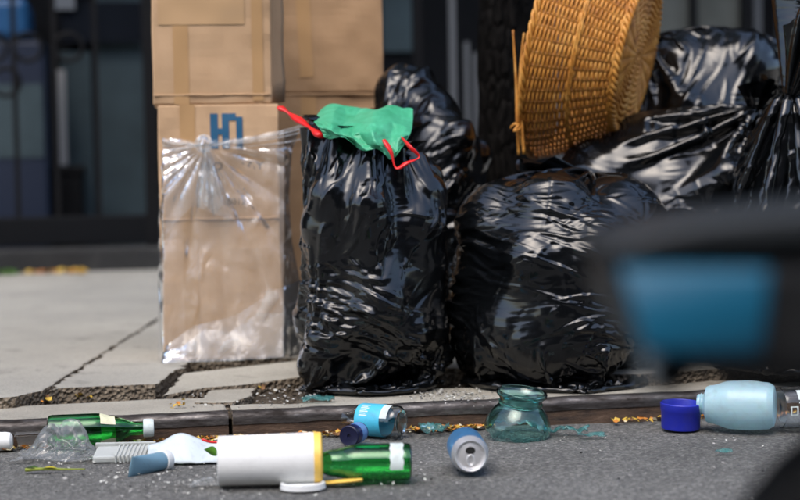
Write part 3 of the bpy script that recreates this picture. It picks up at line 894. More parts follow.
M_card2 = cardboard('cardboard_brown', (0.43, 0.27, 0.145), (0.33, 0.20, 0.10))
M_tape = mat('brown_tape', (0.42, 0.255, 0.12), 0.3, spec=0.6)
M_ctape = mat('clear_tape', (0.47, 0.305, 0.165), 0.10, spec=0.9)
M_print = mat('blue_print', (0.006, 0.075, 0.155), 0.6)
M_ink = mat('grey_print', (0.10, 0.085, 0.07), 0.7)

def carton(name, label, loc, rz, w_, d_, h_, m, seed, sag=0.009):
    t = thing(name, label, 'cardboard box', loc, (0, 0, rz))
    bm = bmesh.new()
    bmesh.ops.create_cube(bm, size=1)
    for v_ in bm.verts: v_.co = Vector(((v_.co.x + 0.5) * w_, (v_.co.y + 0.5) * d_, (v_.co.z + 0.5) * h_))
    bmesh.ops.bevel(bm, geom=bm.edges[:], offset=0.004, segments=2, affect='EDGES', profile=0.5)
    big = [e for e in bm.edges if e.calc_length() > 0.05]
    bmesh.ops.subdivide_edges(bm, edges=big, cuts=22, use_grid_fill=True)
    for v_ in bm.verts:
        p = v_.co
        e = min(p.x, w_ - p.x) / w_
        v_.co.y += sag * mnoise.noise((p.x * 5 + seed, p.y * 2, p.z * 5)) + 0.4 * sag * mnoise.noise((p.x * 17, seed, p.z * 17))
        ed = math.exp(-min(p.x, w_ - p.x) / 0.012) + math.exp(-min(p.z, h_ - p.z) / 0.012)
        if p.y < d_ * 0.5: v_.co.y += 0.007 * ed * abs(mnoise.noise((p.x * 16 + seed, seed, p.z * 16)))
        v_.co.x += sag * 0.8 * mnoise.noise((p.y * 4, seed + 5, p.z * 5))
    me = bpy.data.meshes.new('body'); bm.to_mesh(me); bm.free(); me.materials.append(m)
    o = bpy.data.objects.new('body', me); C.objects.link(o); o.parent = t
    return t
def front_strip(name, parent, pts, m, seed, w_, d_, sag=0.009, off=0.0012, cuts=14):
    """thin sheet lying on a carton's front, following its dents; pts = 4 corners (x, z)"""
    vs_, fs_ = [], []
    (x0, z0), (x1, z1), (x2, z2), (x3, z3) = pts
    for j in range(cuts + 1):
        b = j / cuts
        for i in range(cuts + 1):
            a = i / cuts
            x = (x0 * (1 - a) + x1 * a) * (1 - b) + (x3 * (1 - a) + x2 * a) * b
            z = (z0 * (1 - a) + z1 * a) * (1 - b) + (z3 * (1 - a) + z2 * a) * b
            y = sag * mnoise.noise((x * 5 + seed, 0, z * 5)) + 0.4 * sag * mnoise.noise((x * 17, seed, z * 17)) - off
            vs_.append((x, y, z))
    k = cuts + 1
    for j in range(cuts):
        for i in range(cuts): fs_.append((j * k + i, j * k + i + 1, (j + 1) * k + i + 1, (j + 1) * k + i))
    return mesh_obj(name, vs_, fs_, m, parent, True)

bl_, br_ = G(164, 362, ZS), G(284, 358, ZS)
BW = (br_ - bl_).length; BA = math.atan2(br_.y - bl_.y, br_.x - bl_.x)
bdep = (bl_.y + br_.y) / 2
px2m = bdep / FPX
LH = (360 - 104) * px2m
c1 = carton('cardboard_box', 'tan cardboard box with blue logo, wrapped in clear plastic, under another box', bl_, BA, BW, 0.24, LH, M_card, 3.1)
def bz(py): return (361 - py) * px2m
def bxx(px): return (px - 162.5) * px2m
front_strip('tape', c1, [(bxx(184), bz(355)), (bxx(199), bz(355)), (bxx(199), bz(104.5)), (bxx(184), bz(104.5))], M_tape, 3.1, BW, 0.24)
# crease across the box, right edge torn
for zz, nm in ((219, 'crease'), (121, 'crease')):
    if zz == 121: continue
    J = Join(); J.add(tube([(0.003 + (BW - 0.006) * q / 20, -0.001 + 0.009 * mnoise.noise(((0.003 + (BW - 0.006) * q / 20) * 5 + 3.1, 0, bz(zz) * 5)), bz(zz) + 0.002 * mnoise.noise((q * 0.6, 0, 0))) for q in range(21)], 0.0028, 6))
    J.build(nm, M_card, c1)
# blue logo: H run together with a second arched letter
lx0, lx1, lz0, lz1 = bxx(214), bxx(246), bz(149), bz(114)
lw, lh = lx1 - lx0, lz1 - lz0
for a0, a1, b0, b1 in ((0, 0.24, 0.0, 1), (0.36, 0.58, 0.0, 1), (0.582, 0.80, 0.80, 1), (0.802, 1.0, 0.0, 0.90), (0.242, 0.358, 0.40, 0.58)):
    front_strip('logo_bar', c1, [(lx0 + a0 * lw, lz0 + b0 * lh), (lx0 + a1 * lw, lz0 + b0 * lh), (lx0 + a1 * lw, lz0 + b1 * lh), (lx0 + a0 * lw, lz0 + b1 * lh)], M_print, 3.1, BW, 0.24, off=0.002, cuts=5)
text_mesh('lettering', 'HOLIDAY', 0.026, M_ink, c1, (bxx(203), -0.0035, bz(170)), (math.pi / 2, 0, 0), 1.35)
text_mesh('lettering', '8012', 0.022, M_ink, c1, (bxx(229), -0.0035, bz(205)), (math.pi / 2, 0, 0), 1.0)

ul = bl_ + Vector((0, 0, LH + 0.001))
c2 = carton('cardboard_box', 'taped tan cardboard box stacked on the box with the blue logo', ul + Vector((-0.012, 0.004, 0)), BA, BW * 0.985, 0.24, 0.42, M_card, 8.4)
for nm, x0, x1, z0, z1, mm, of in (('tape', 184, 199, 103, -60, M_tape, 0.0012), ('clear_tape', 170, 255, 24, -8, M_ctape, 0.002), ('edge_tape', 262, 273, 100, -60, M_tape, 0.0016)):
    front_strip(nm, c2, [(bxx(x0), (103 - z0) * px2m), (bxx(x1), (103 - z0) * px2m), (bxx(x1), (103 - z1) * px2m), (bxx(x0), (103 - z1) * px2m)], mm, 8.4, BW, 0.24, off=of)
J = Join(); J.add(tube([(0.003 + (BW * 0.985 - 0.006) * q / 20, -0.001 + 0.009 * mnoise.noise(((0.003 + BW * q / 20) * 5 + 8.4, 0, 0.02)), 0.022 + 0.002 * mnoise.noise((q * 0.6, 3, 0))) for q in range(21)], 0.002, 6)); J.build('crease', M_card, c2)
# open flap standing off the right edge
fx = BW * 0.985
fvs = []
for j in range(9):
    z = 0.0 + 0.42 * j / 8
    for i in range(5):
        t = i / 4
        fvs.append((fx + 0.002 + 0.034 * t + 0.004 * mnoise.noise((z * 12, t, 0)), 0.02 + 0.05 * t + 0.004 * mnoise.noise((z * 9, t, 5)), z + 0.006 * t))
fo = mesh_obj('flap', fvs, [(j * 5 + i, j * 5 + i + 1, (j + 1) * 5 + i + 1, (j + 1) * 5 + i) for j in range(8) for i in range(4)], M_card, c2, True)
fo.modifiers.new('thick', 'SOLIDIFY').thickness = 0.005

# the box behind
d3 = 4.22
p3a, p3b = D(279, 300, d3), D(388, 300, d3 + 0.02)
w3 = (p3b - p3a).length; k3 = d3 / FPX
h3a = (344 - 91) * k3
l3 = Vector((p3a.x, p3a.y, ZS)); a3 = math.atan2(p3b.y - p3a.y, p3b.x - p3a.x)
c3 = carton('cardboard_box', 'brown cardboard box behind the drawstring bag, lower of its stack', l3, a3, w3, 0.22, z_at(0, 0, 0) * 0 + (CAM_H + (163 - 92) * k3 - ZS), M_card2, 15.2)
hz3 = CAM_H + (163 - 92) * k3 - ZS
c4 = carton('cardboard_box', 'brown cardboard box resting on the stack behind the drawstring bag', l3 + Vector((0.0, -0.004, hz3 + 0.001)), a3, w3 * 0.995, 0.22, 0.42, M_card2, 19.9)
front_strip('tape', c4, [((305 - 279) * k3, 0.04), ((318 - 279) * k3, 0.04), ((314 - 279) * k3, 0.41), ((300 - 279) * k3, 0.41)], M_tape, 19.9, w3, 0.22)
front_strip('tape', c3, [((305 - 279) * k3, 0.02), ((320 - 279) * k3, 0.02), ((320 - 279) * k3, hz3 - 0.004), ((305 - 279) * k3, hz3 - 0.004)], M_tape, 15.2, w3, 0.22)
J = Join(); J.add(tube([(0.002 + (w3 - 0.004) * q / 16, -0.002, hz3 - 0.004 + 0.002 * mnoise.noise((q * 0.7, 1, 0))) for q in range(17)], 0.003, 6)); J.build('lid_edge', M_card2, c3)

# ------------------------------------------------------------------ clear plastic over the box
def clear_film(name, tint=(0.85, 0.9, 0.92), base=0.10, bump=0.5, rough=0.18):
    m = bpy.data.materials.new(name); m.use_nodes = True
    n = N(m); t = n.t
    for nd in list(t.nodes):
        if nd.type != 'OUTPUT_MATERIAL': t.nodes.remove(nd)
    out = [nd for nd in t.nodes if nd.type == 'OUTPUT_MATERIAL'][0]
    v = n.coords()
    r = n.n('TexNoise', noise_type='RIDGED_MULTIFRACTAL'); r.inputs['Scale'].default_value = 16; r.inputs['Detail'].default_value = 3; r.inputs['Distortion'].default_value = 0.7
    n.l(n.coords((1.2, 1, 0.7)), r.inputs['Vector'])
    r2 = n.n('TexNoise', noise_type='RIDGED_MULTIFRACTAL'); r2.inputs['Scale'].default_value = 60; r2.inputs['Detail'].default_value = 2; r2.inputs['Distortion'].default_value = 1.0
    n.l(n.coords((1.0, 1, 0.6)), r2.inputs['Vector'])
    nn = n.bump(r2.outputs['Fac'], bump * 0.8, 0.004, n.bump(r.outputs['Fac'], bump, 0.02))
    gl_ = n.n('BsdfGlossy'); gl_.inputs['Roughness'].default_value = rough; gl_.inputs['Color'].default_value = (1, 1, 1, 1); n.l(nn, gl_.inputs['Normal'])
    df = n.n('BsdfDiffuse'); df.inputs['Color'].default_value = (*tint, 1); n.l(nn, df.inputs['Normal'])
    tl = n.n('BsdfTranslucent'); tl.inputs['Color'].default_value = (*tint, 1)
    md = n.n('MixShader'); md.inputs[0].default_value = 0.35; n.l(df.outputs[0], md.inputs[1]); n.l(tl.outputs[0], md.inputs[2])
    tr = n.n('BsdfTransparent'); tr.inputs['Color'].default_value = (0.97, 0.975, 0.975, 1)
    m1 = n.n('MixShader'); n.l(tr.outputs[0], m1.inputs[1]); n.l(md.outputs[0], m1.inputs[2])
    fac = n.ramp(r.outputs['Fac'], [(0.2, (base * 0.45,) * 3), (0.7, (base * 1.5,) * 3), (1.0, (min(1, base * 4),) * 3)])
    n.l(fac, m1.inputs[0])
    fr = n.n('Fresnel'); fr.inputs['IOR'].default_value = 1.45; 
    fh = n.n('Math', operation='MULTIPLY'); fh.inputs[1].default_value = 0.75; n.l(fr.outputs[0], fh.inputs[0])
    m2 = n.n('MixShader'); n.l(fh.outputs[0], m2.inputs[0]); n.l(m1.outputs[0], m2.inputs[1]); n.l(gl_.outputs[0], m2.inputs[2])
    n.l(m2.outputs[0], out.inputs['Surface'])
    return m
M_clear = clear_film('clear_film', (0.87, 0.89, 0.89), 0.36, 1.0)
M_clear2 = clear_film('clear_film_folded', (0.8, 0.87, 0.92), 0.24, 1.0)
cp = thing('clear_plastic_bag', 'clear plastic bag wrapped around the cardboard box, knotted at the front', 'plastic bag', bl_.copy())
KX, KY = 205.0, 146.0
def interp(x, xs, ys): return float(np.interp(x, xs, ys))
def film_sheet(name, ytop, ybot, xl, xr, dfn, m, nu=120, nv=120, seed=0, amp=1.0):
    P = np.zeros((nv, nu, 3))
    for j in range(nv):
        t = j / (nv - 1)
        for i in range(nu):
            u = i / (nu - 1)
            x0_, x1_ = interp(t, *xl), interp(t, *xr)
            x = x0_ + (x1_ - x0_) * u
            y = interp(u, *ytop) * (1 - t) + interp(u, *ybot) * t
            dx, dy = x - KX, y - KY
            ang = math.atan2(dy, dx); rr = math.hypot(dx, dy)
            fold = 0.013 * (abs(math.sin(ang * 11 + seed + 1.2 * mnoise.noise((ang * 2, rr / 90, seed)))) - 0.5) * min(1, rr / 40)
            fold += 0.012 * mnoise.noise((x / 45, y / 60, seed)) + 0.006 * mnoise.noise((x / 14, y / 22, seed + 3))
            dep = dfn(x, y, u, t) - 0.012 - amp * fold * (1 if rr > 6 else 0.3)
            p = D(x, y, dep)
            if p.z < ZS + 0.003: p.z = ZS + 0.003 + 0.002 * (1 + mnoise.noise((x / 6, y / 6, 1)))
            P[j, i] = p - cp.location
    return grid_mesh(name, P, m, cp, False, 1)
def boxdep(x, y, u, t):
    f = bl_.y + (br_.y - bl_.y) * min(max((x - 163) / 120, 0), 1) - 0.004
    if x > 284: f += 0.004 * (x - 284)
    if x < 163: f += 0.010 * (163 - x)
    return f
film_sheet('film', ([0, 0.1, 0.3, 0.5, 1], [138, 139, 142, 138, 128]), ([0, 1], [361, 356]),
           ([0, 0.06, 0.12, 0.5, 1], [160.5, 162, 159, 158.5, 158]), ([0, 0.1, 0.3, 0.5, 0.75, 1], [300, 292, 289, 292, 304, 300]), boxdep, M_clear)
def dep2(x, y, u, t): return boxdep(x, y, u, t) - 0.022 - 0.03 * t - 0.012 * max(0, math.sin(u * 3.1)) 
film_sheet('lower_fold', ([0, 0.2, 0.5, 0.8, 1], [346, 326, 316, 290, 279]), ([0, 0.5, 1], [363, 361, 357]),
           ([0, 1], [166, 162]), ([0, 0.5, 1], [303, 300, 290]), dep2, M_clear2, 100, 60, 4.0)
film_sheet('lower_fold', ([0, 0.15, 0.3, 0.5, 0.7, 0.85, 1], [352, 346, 329, 332, 312, 314, 300]), ([0, 0.5, 1], [363, 361, 357]),
           ([0, 1], [163, 161]), ([0, 0.5, 1], [300, 303, 292]), lambda x, y, u, t: dep2(x, y, u, t) - 0.012, M_clear2, 90, 50, 6.0)
def dep3(x, y, u, t): return boxdep(x, y, u, t) - 0.024
film_sheet('left_fold', ([0, 0.5, 1], [150, 146, 146]), ([0, 0.4, 1], [235, 205, 222]),
           ([0, 0.5, 1], [163, 166, 165]), ([0, 0.5, 1], [214, 216, 234]), dep3, M_clear2, 70, 60, 9.0, 0.8)
# stretched band and knot
J = Join()
for off, rr in ((0, 0.006), (4, 0.004), (11, 0.003), (-3, 0.0035)):
    J.add(tube(smooth_path([D(163, 141 + off * 0.4, bdep - 0.02), D(185, 144 + off * 0.4, bdep - 0.035), D(205, 145, bdep - 0.045), D(240, 141 + off * 0.5, bdep - 0.03), D(275, 135 + off * 0.8, bdep - 0.03), D(303, 128 + off, bdep - 0.12)], 10), rr, 8, 0.4))
J.v = [v_ - cp.location for v_ in J.v]
J.build('stretched_band', M_clear2, cp)
P = np.zeros((24, 60, 3))
kc = D(204, 144, bdep - 0.055) - cp.location
for j in range(24):
    for i in range(60):
        a = 2 * math.pi * i / 60; b = math.pi * j / 23
        rr = 0.017 * (1 + 0.3 * math.sin(5 * a + 2 * b) + 0.2 * mnoise.noise((a, b * 3, 0)))
        P[j, i] = kc + Vector((rr * math.sin(b) * math.cos(a), rr * math.sin(b) * math.sin(a) * 0.8, rr * math.cos(b)))
grid_mesh('knot', P, M_clear2, cp, True, 1)
# loose tail hanging below the knot
P = np.zeros((40, 30, 3))
for j in range(40):
    t = j / 39
    for i in range(30):
        u = i / 29 - 0.5
        wd = 5 + 34 * t
        x = 206 + wd * u + 8 * t; y = 146 + 72 * t * (1 - 0.18 * abs(math.sin(u * 6)))
        P[j, i] = D(x, y, bdep - 0.055 + 0.018 * math.sin(u * 16 + t) * t + 0.01 * t) - cp.location
grid_mesh('loose_tail', P, M_clear2, cp, False, 1)

# ------------------------------------------------------------------ wicker basket
M_wick = mat('wicker', (0.5, 0.27, 0.08), 0.5)
n = N(M_wick); v = n.coords()
n.l(n.ramp(n.noise(v, 22, 4, 0.7), [(0.25, (0.28, 0.09, 0.012)), (0.5, (0.56, 0.235, 0.035)), (0.78, (0.74, 0.40, 0.10))]), n.b.inputs['Base Color'])
n.l(n.bump(n.noise(n.coords((1, 1, 1)), 260, 3, 0.6), 0.3, 0.002), n.b.inputs['Normal'])
M_wick2 = mat('wicker_stake', (0.42, 0.21, 0.055), 0.5)
n = N(M_wick2); v = n.coords(); n.l(n.ramp(n.noise(v, 30, 4, 0.7), [(0.3, (0.26, 0.085, 0.012)), (0.7, (0.52, 0.23, 0.045))]), n.b.inputs['Base Color'])
rc = D(562, 40, 3.86); bc = D(636, 57, 3.80)
ax = (bc - rc); ax.normalize()
ax = (RV * 0.955 - UV * 0.25 - F * 0.33).normalized()
bask = thing('wicker_basket', 'honey coloured wicker basket tipped on its side on the black bags', 'basket', rc, group=None)
bask.rotation_mode = 'QUATERNION'; bask.rotation_quaternion = ax.to_track_quat('Z', 'Y')
RB, RR_, HB = 0.182, 0.285, 0.185
NS = 58
def bprof(t):  # t 0 rim .. 1 base -> radius, z
    r = RR_ + (RB - RR_) * (t ** 1.35)
    return r, HB * t
NW = 40
J = Join()
for j in range(NW):
    t = 0.045 + 0.92 * j / (NW - 1)
    r0_, z0_ = bprof(t)
    wal = j in (20, 21, NW - 1)
    pts = []
    K = NS * 4
    for i in range(K):
        a = 2 * math.pi * i / K
        ph = math.pi * j
        o_ = 0.0042 * math.cos(NS * a / 2 + ph) if not wal else 0.0055 + 0.0012 * math.cos(NS * a + ph)
        jit = 0.0012 * mnoise.noise((math.cos(a) * 5, math.sin(a) * 5, j * 1.7))
        rr = r0_ + o_ + jit
        pts.append(Vector((rr * math.cos(a), rr * math.sin(a), z0_ + jit * 1.3 + (0.0012 * math.sin(NS * a + ph) if wal else 0))))
    J.add(tube(pts, 0.0030 if not wal else 0.0034, 6, 0.95, True))
o = J.build('weave', M_wick, bask); o['kind'] = 'stuff'
for i in range(NS):
    a = 2 * math.pi * (i + 0.5) / NS
    for da in (-0.011,):
        pts = []
        for q in range(9):
            t = q / 8; r_, z_ = bprof(t)
            pts.append(Vector((r_ * math.cos(a + da), r_ * math.sin(a + da), z_)))
        J = Join(); J.add(tube(pts, 0.0040, 5)); J.build('stake', M_wick2, bask)
# plaited rim and foot, woven base
for nm, rr0, zz, rad in (('rim', RR_ + 0.002, 0.0, 0.007), ('foot_rim', RB + 0.003, HB, 0.008)):
    J = Join()
    for st_ in range(3):
        pts = []
        for i in range(240):
            a = 2 * math.pi * i / 240; b = a * 24 + st_ * 2 * math.pi / 3
            pts.append(Vector(((rr0 + rad * 0.75 * math.cos(b)) * math.cos(a), (rr0 + rad * 0.75 * math.cos(b)) * math.sin(a), zz + rad * 0.75 * math.sin(b))))
        J.add(tube(pts, rad * 0.55, 6, 1, True))
    J.build(nm, M_wick, bask)
J = Join()
for j in range(22):
    r_ = RB * (0.97 - j * 0.043)
    if r_ < 0.008: break
    pts = []
    for i in range(96):
        a = 2 * math.pi * i / 96
        pts.append(Vector((r_ * math.cos(a), r_ * math.sin(a), HB + 0.002 + 0.004 * math.cos(14 * a + math.pi * j))))
    J.add(tube(pts, 0.0048, 6, 0.8, True))
for i in range(14):
    a = math.pi * i / 14
    J.add(tube([Vector((RB * math.cos(a), RB * math.sin(a), HB + 0.001)), Vector((-RB * math.cos(a), -RB * math.sin(a), HB + 0.001))], 0.004, 5))
J.build('base', M_wick, bask)
binv = bask.rotation_quaternion.to_matrix().to_4x4().inverted() @ Matrix.Translation(-rc)
for pts in ([(519, 155, 3.72), (517, 120, 3.70), (516, 80, 3.70), (513, 30, 3.70)], [(519, 125, 3.71), (519, 90, 3.69), (521, 60, 3.69), (524, 33, 3.69)], [(511, 128, 3.70), (515, 124, 3.69), (520, 128, 3.69), (514, 131, 3.68), (519, 124, 3.69)], [(524, 154, 3.70), (522, 110, 3.69), (528, 60, 3.69), (540, 15, 3.71)]):
    J = Join(); J.add(tube(smooth_path([binv @ D(*p) for p in pts], 6), 0.0034, 6, 1, False, lambda t: 0.0036 * (1 - 0.4 * t)))
    J.build('loose_strand', M_wick, bask)

# ------------------------------------------------------------------ tree
M_bark = mat('bark', (0.035, 0.03, 0.026), 0.95, spec=0.05)
n = N(M_bark); v = n.coords((1, 1, 0.28))
vo = n.n('TexVoronoi', feature='DISTANCE_TO_EDGE'); vo.inputs['Scale'].default_value = 45
mx = n.n('VectorMath', operation='ADD'); 
nz = n.n('TexNoise'); nz.inputs['Scale'].default_value = 30; n.l(v, nz.inputs['Vector'])
sc_ = n.n('VectorMath', operation='SCALE'); sc_.inputs['Scale'].default_value = 0.02; n.l(nz.outputs['Color'], sc_.inputs[0])
n.l(v, mx.inputs[0]); n.l(sc_.outputs[0], mx.inputs[1]); n.l(mx.outputs[0], vo.inputs['Vector'])
n.l(n.ramp(n.noise(v, 40, 5, 0.7), [(0.3, (0.003, 0.0028, 0.0026)), (0.7, (0.013, 0.012, 0.011))]), n.b.inputs['Base Color'])
n.l(n.bump(n.ramp(vo.outputs['Distance'], [(0, (0, 0, 0)), (0.25, (1, 1, 1))]), 1.0, 0.012, n.bump(n.noise(v, 90, 5, 0.7), 0.6, 0.006)), n.b.inputs['Normal'])
tb = D(507, 163, 4.45); tb.z = ZS
tree = thing('street_tree', 'dark rough barked street tree behind the basket', 'tree', tb)
def limb(pts, r0_, r1_, seg=20):
    sp_ = smooth_path(pts, 8)
    vf = tube(sp_, r0_, seg, 1, False, lambda t: r0_ + (r1_ - r0_) * t)
    vs_ = []
    for p in vf[0]:
        k = mnoise.noise((p.x * 14, p.y * 14, p.z * 5)) * 0.012 + mnoise.noise((p.x * 45, p.y * 45, p.z * 12)) * 0.006
        c_ = Vector((p.x, p.y, 0)).normalized()
        vs_.append(p + c_ * k * min(1, r0_ / 0.06))
    return vs_, vf[1]
J = Join()
J.add(limb([(0, 0, -0.03), (0.005, 0, 0.3), (0.0, 0, 0.7), (-0.005, 0, 1.1), (0.01, 0.02, 1.8), (0.0, 0.05, 2.6), (0.05, 0.05, 3.6), (0.0, 0.0, 4.8)], 0.096, 0.03, 28))
rg = random.Random(4); tips = []
for k in range(9):
    a = k * 2.4 + rg.uniform(-0.3, 0.3); z = 2.3 + k * 0.26; L = rg.uniform(0.9, 1.5)
    e = Vector((math.cos(a) * L, math.sin(a) * L, z + L * 0.7))
    mid = Vector((math.cos(a) * L * 0.45, math.sin(a) * L * 0.45, z + L * 0.22))
    J.add(limb([(0, 0.03, z), mid, e], 0.035, 0.008, 8)); tips += [e, mid * 0.5 + e * 0.5, mid]
J.build('trunk', M_bark, tree)
M_leaf = mat('leaf', (0.05, 0.09, 0.02), 0.6)
lv, lf = [], []
for k in range(5200):
    c_ = rg.choice(tips); p = c_ + Vector((rg.gauss(0, 0.38), rg.gauss(0, 0.38), rg.gauss(0, 0.28)))
    q = Matrix.Rotation(rg.uniform(0, 6.28), 3, 'Z') @ Matrix.Rotation(rg.uniform(-1, 1), 3, 'X')
    s_ = rg.uniform(0.03, 0.06); b_ = len(lv)
    lv += [p + q @ Vector(c) * s_ for c in ((-1, 0, 0), (0, -0.5, 0.1), (1.1, 0, -0.1), (0, 0.5, 0.1))]
    lf.append((b_, b_ + 1, b_ + 2, b_ + 3))
o = mesh_obj('crown', lv, lf, M_leaf, tree); o['kind'] = 'stuff'
# ------------------------------------------------------------------ litter in the gutter
def glass(name, col, rough=0.03, ior=1.45):
    m = mat(name, col, rough, trans=1.0, ior=ior); return m
M_gglass = glass('green_glass', (0.22, 0.80, 0.34))
M_aqua = glass('aqua_glass', (0.50, 0.90, 0.87), 0.06)
M_cglass = glass('clear_plastic', (0.93, 0.96, 0.96), 0.05, 1.4)
M_white = mat('white_plastic', (0.66, 0.67, 0.66), 0.45)
M_foam = mat('white_card', (0.68, 0.685, 0.665), 0.6)
M_yellow = mat('yellow_plastic', (0.80, 0.52, 0.10), 0.5)
M_cream = mat('cream_label', (0.62, 0.62, 0.42), 0.6)
M_wlabel = mat('white_label', (0.55, 0.62, 0.60), 0.55)
M_aqlabel = mat('aqua_label', (0.06, 0.42, 0.60), 0.4)
M_navyl = mat('navy_label', (0.008, 0.012, 0.075), 0.3)
M_cobalt = mat('cobalt_plastic', (0.012, 0.02, 0.33), 0.4)
M_alu = mat('aluminium', (0.80, 0.80, 0.80), 0.42, metal=0.8)
M_canblue = mat('can_blue', (0.10, 0.32, 0.62), 0.28, metal=0.55)
M_tray = mat('grey_tray', (0.40, 0.42, 0.40), 0.4)
M_tube = mat('blue_grey_tube', (0.14, 0.26, 0.34), 0.4)
M_blk = mat('black_hole', (0.01, 0.01, 0.01), 0.9)
def grime(m, amt=0.5, scale=28.0, dirt=(0.10, 0.085, 0.065)):
    n = N(m); v = n.coords(); c0 = tuple(n.b.inputs['Base Color'].default_value)[:3]
    f = n.ramp(n.noise(v, scale, 6, 0.72, 0.6), [(0.50, (0,) * 3), (0.74, (amt,) * 3)])
    sp_ = n.ramp(n.noise(v, scale * 9, 3, 0.6), [(0.66, (0,) * 3), (0.72, (amt * 0.8,) * 3)])
    c = n.mix(sp_, n.mix(f, c0, dirt), dirt)
    n.l(c, n.b.inputs['Base Color'])
    n.l(n.bump(n.noise(v, scale * 1.5, 4, 0.6), 0.18, 0.004), n.b.inputs['Normal'])
for m_ in (M_foam, M_white, M_tray, M_cobalt, M_tube, M_aqlabel, M_yellow, M_wlabel, M_cream, M_navyl): grime(m_, 0.14 if m_ in (M_foam, M_white, M_cobalt) else 0.35)
grime(M_canblue, 0.3); grime(M_alu, 0.3)
def hollow(outer, t=0.0022):
    """outer profile bottom->mouth, returns closed profile with an inner wall"""
    inn = [(max(r - t, 0.0005), z + (t if i < 2 else 0)) for i, (r, z) in enumerate(outer)]
    inn[0] = (0.0, outer[0][1] + t * 1.5)
    return outer + inn[::-1]
def curve_prof(keys, k=6):
    out = []
    for (r0_, z0_), (r1_, z1_) in zip(keys, keys[1:]):
        for q in range(k):
            t = q / k; s = t * t * (3 - 2 * t)
            out.append((r0_ + (r1_ - r0_) * s, z0_ + (z1_ - z0_) * t))
    return out + [keys[-1]]

def green_bottle(label, a, b, r, L, lab_z, lab_arc, lab_m, cap, roll=0.0):
    t = thing('glass_bottle', label, 'bottle')
    prof = [(0, 0.004), (r * 0.8, 0.0), (r * 0.96, 0.003), (r, 0.009)] + curve_prof([(r, 0.012), (r, L * 0.46), (r * 0.74, L * 0.66), (r * 0.42, L * 0.83), (r * 0.38, L * 0.96)]) + [(r * 0.46, L * 0.965), (r * 0.46, L)]
    lathe('glass_body', hollow(prof), M_gglass, t, 48)
    # label: patch of a cylinder
    z0_, z1_ = lab_z; a0, a1 = lab_arc
    vs_, fs_ = [], []
    for j in range(7):
        z = z0_ + (z1_ - z0_) * j / 6
        rr = interp(z, [q[1] for q in prof[3:]], [q[0] for q in prof[3:]]) + 0.0006
        for i in range(17):
            q = a0 + (a1 - a0) * i / 16
            vs_.append((rr * math.cos(q), rr * math.sin(q), z + 0.001 * math.sin(i * 1.3)))
    for j in range(6):
        for i in range(16): fs_.append((j * 17 + i, j * 17 + i + 1, (j + 1) * 17 + i + 1, (j + 1) * 17 + i))
    o = mesh_obj('label', vs_, fs_, lab_m, t, True); o['label'] = 'torn paper label'
    if cap: lathe('cap', [(0, L + 0.004), (r * 0.5, L + 0.003), (r * 0.54, L - 0.002), (r * 0.54, L - 0.016), (r * 0.47, L - 0.017)], M_wlabel, t, 24)
    lying(t, a, b, r, roll)
    return t
# sits against the kerb, neck to the right
green_bottle('green glass bottle with a cream neck label lying against the kerb', G(48, 449, 0), G(150, 444.5, 0), 0.0325, 0.198, (0.100, 0.128), (-2.6, 2.6), M_cream, True)
green_bottle('green glass bottle with a torn white label lying behind the white cup', G(412, 480, 0), G(300, 482, 0), 0.0315, 0.20, (0.014, 0.036), (0.1, 1.9), M_wlabel, False, roll=-0.35)

# white cup with yellow rim
t = thing('paper_cup', 'large white cup with a yellow rim lying on the road in front', 'cup')
r_, L = 0.043, 0.165
lathe('cup_wall', [(0, 0.006), (r_ * 0.90, 0.006), (r_ * 0.93, 0.0), (r_ * 0.96, 0.001), (r_, L * 0.96), (r_ * 1.0, L * 0.965), (r_ * 0.95, L * 0.965), (r_ * 0.88, 0.012), (0, 0.012)], M_foam, t, 64)
lathe('rim', [(r_ * 1.0, L * 0.965), (r_ * 1.012, L * 0.97), (r_ * 1.0, L * 1.035), (r_ * 0.9, L * 1.05), (r_ * 0.55, L * 1.055), (0, L * 1.055)], M_yellow, t, 64)
lying(t, G(219, 487, 0), G(319, 484, 0), r_)
t.location.z += 0.001

# flat bits in front
t = thing('plastic_disc', 'flat white plastic lid lying in front of the white cup', 'plastic lid', G(303, 488, 0.001), (0.0, 0.0, 0.1))
lathe('lid_plate', [(0, 0.006), (0.030, 0.006), (0.034, 0.010), (0.037, 0.009), (0.038, 0.0), (0.036, 0.0), (0.033, 0.004), (0, 0.004)], M_white, t, 40)
t.scale = (1, 0.8, 1)
t = thing('plastic_spoon', 'yellow plastic spoon lying beside the white lid', 'spoon', G(342, 485, 0.0), (0, 0, 0.06))
vs_, fs_ = [], []
for j in range(21):
    u = j / 20 * 2 - 1
    x = u * 0.034; hw = 0.010 * math.sqrt(max(0.02, 1 - u * u)) if u > -0.2 else 0.010 * (0.45 + 0.53 * math.sqrt(max(0, 1 - ((u + 0.2) / 0.9) ** 2)) if u > -0.95 else 0.4)
    for i in range(7):
        w_ = i / 6 * 2 - 1
        vs_.append((x, hw * w_, 0.004 + 0.004 * w_ * w_ + 0.002 * u))
for j in range(20):
    for i in range(6): fs_.append((j * 7 + i, (j + 1) * 7 + i, (j + 1) * 7 + i + 1, j * 7 + i + 1))
o = mesh_obj('bowl', vs_, fs_, M_yellow, t, True); o.modifiers.new('thick', 'SOLIDIFY').thickness = 0.0018
J = Join(); J.add(tube([(-0.03, 0, 0.003), (-0.048, 0.004, 0.004), (-0.062, 0.006, 0.003)], 0.003, 6, 0.5)); J.build('handle', M_yellow, t)

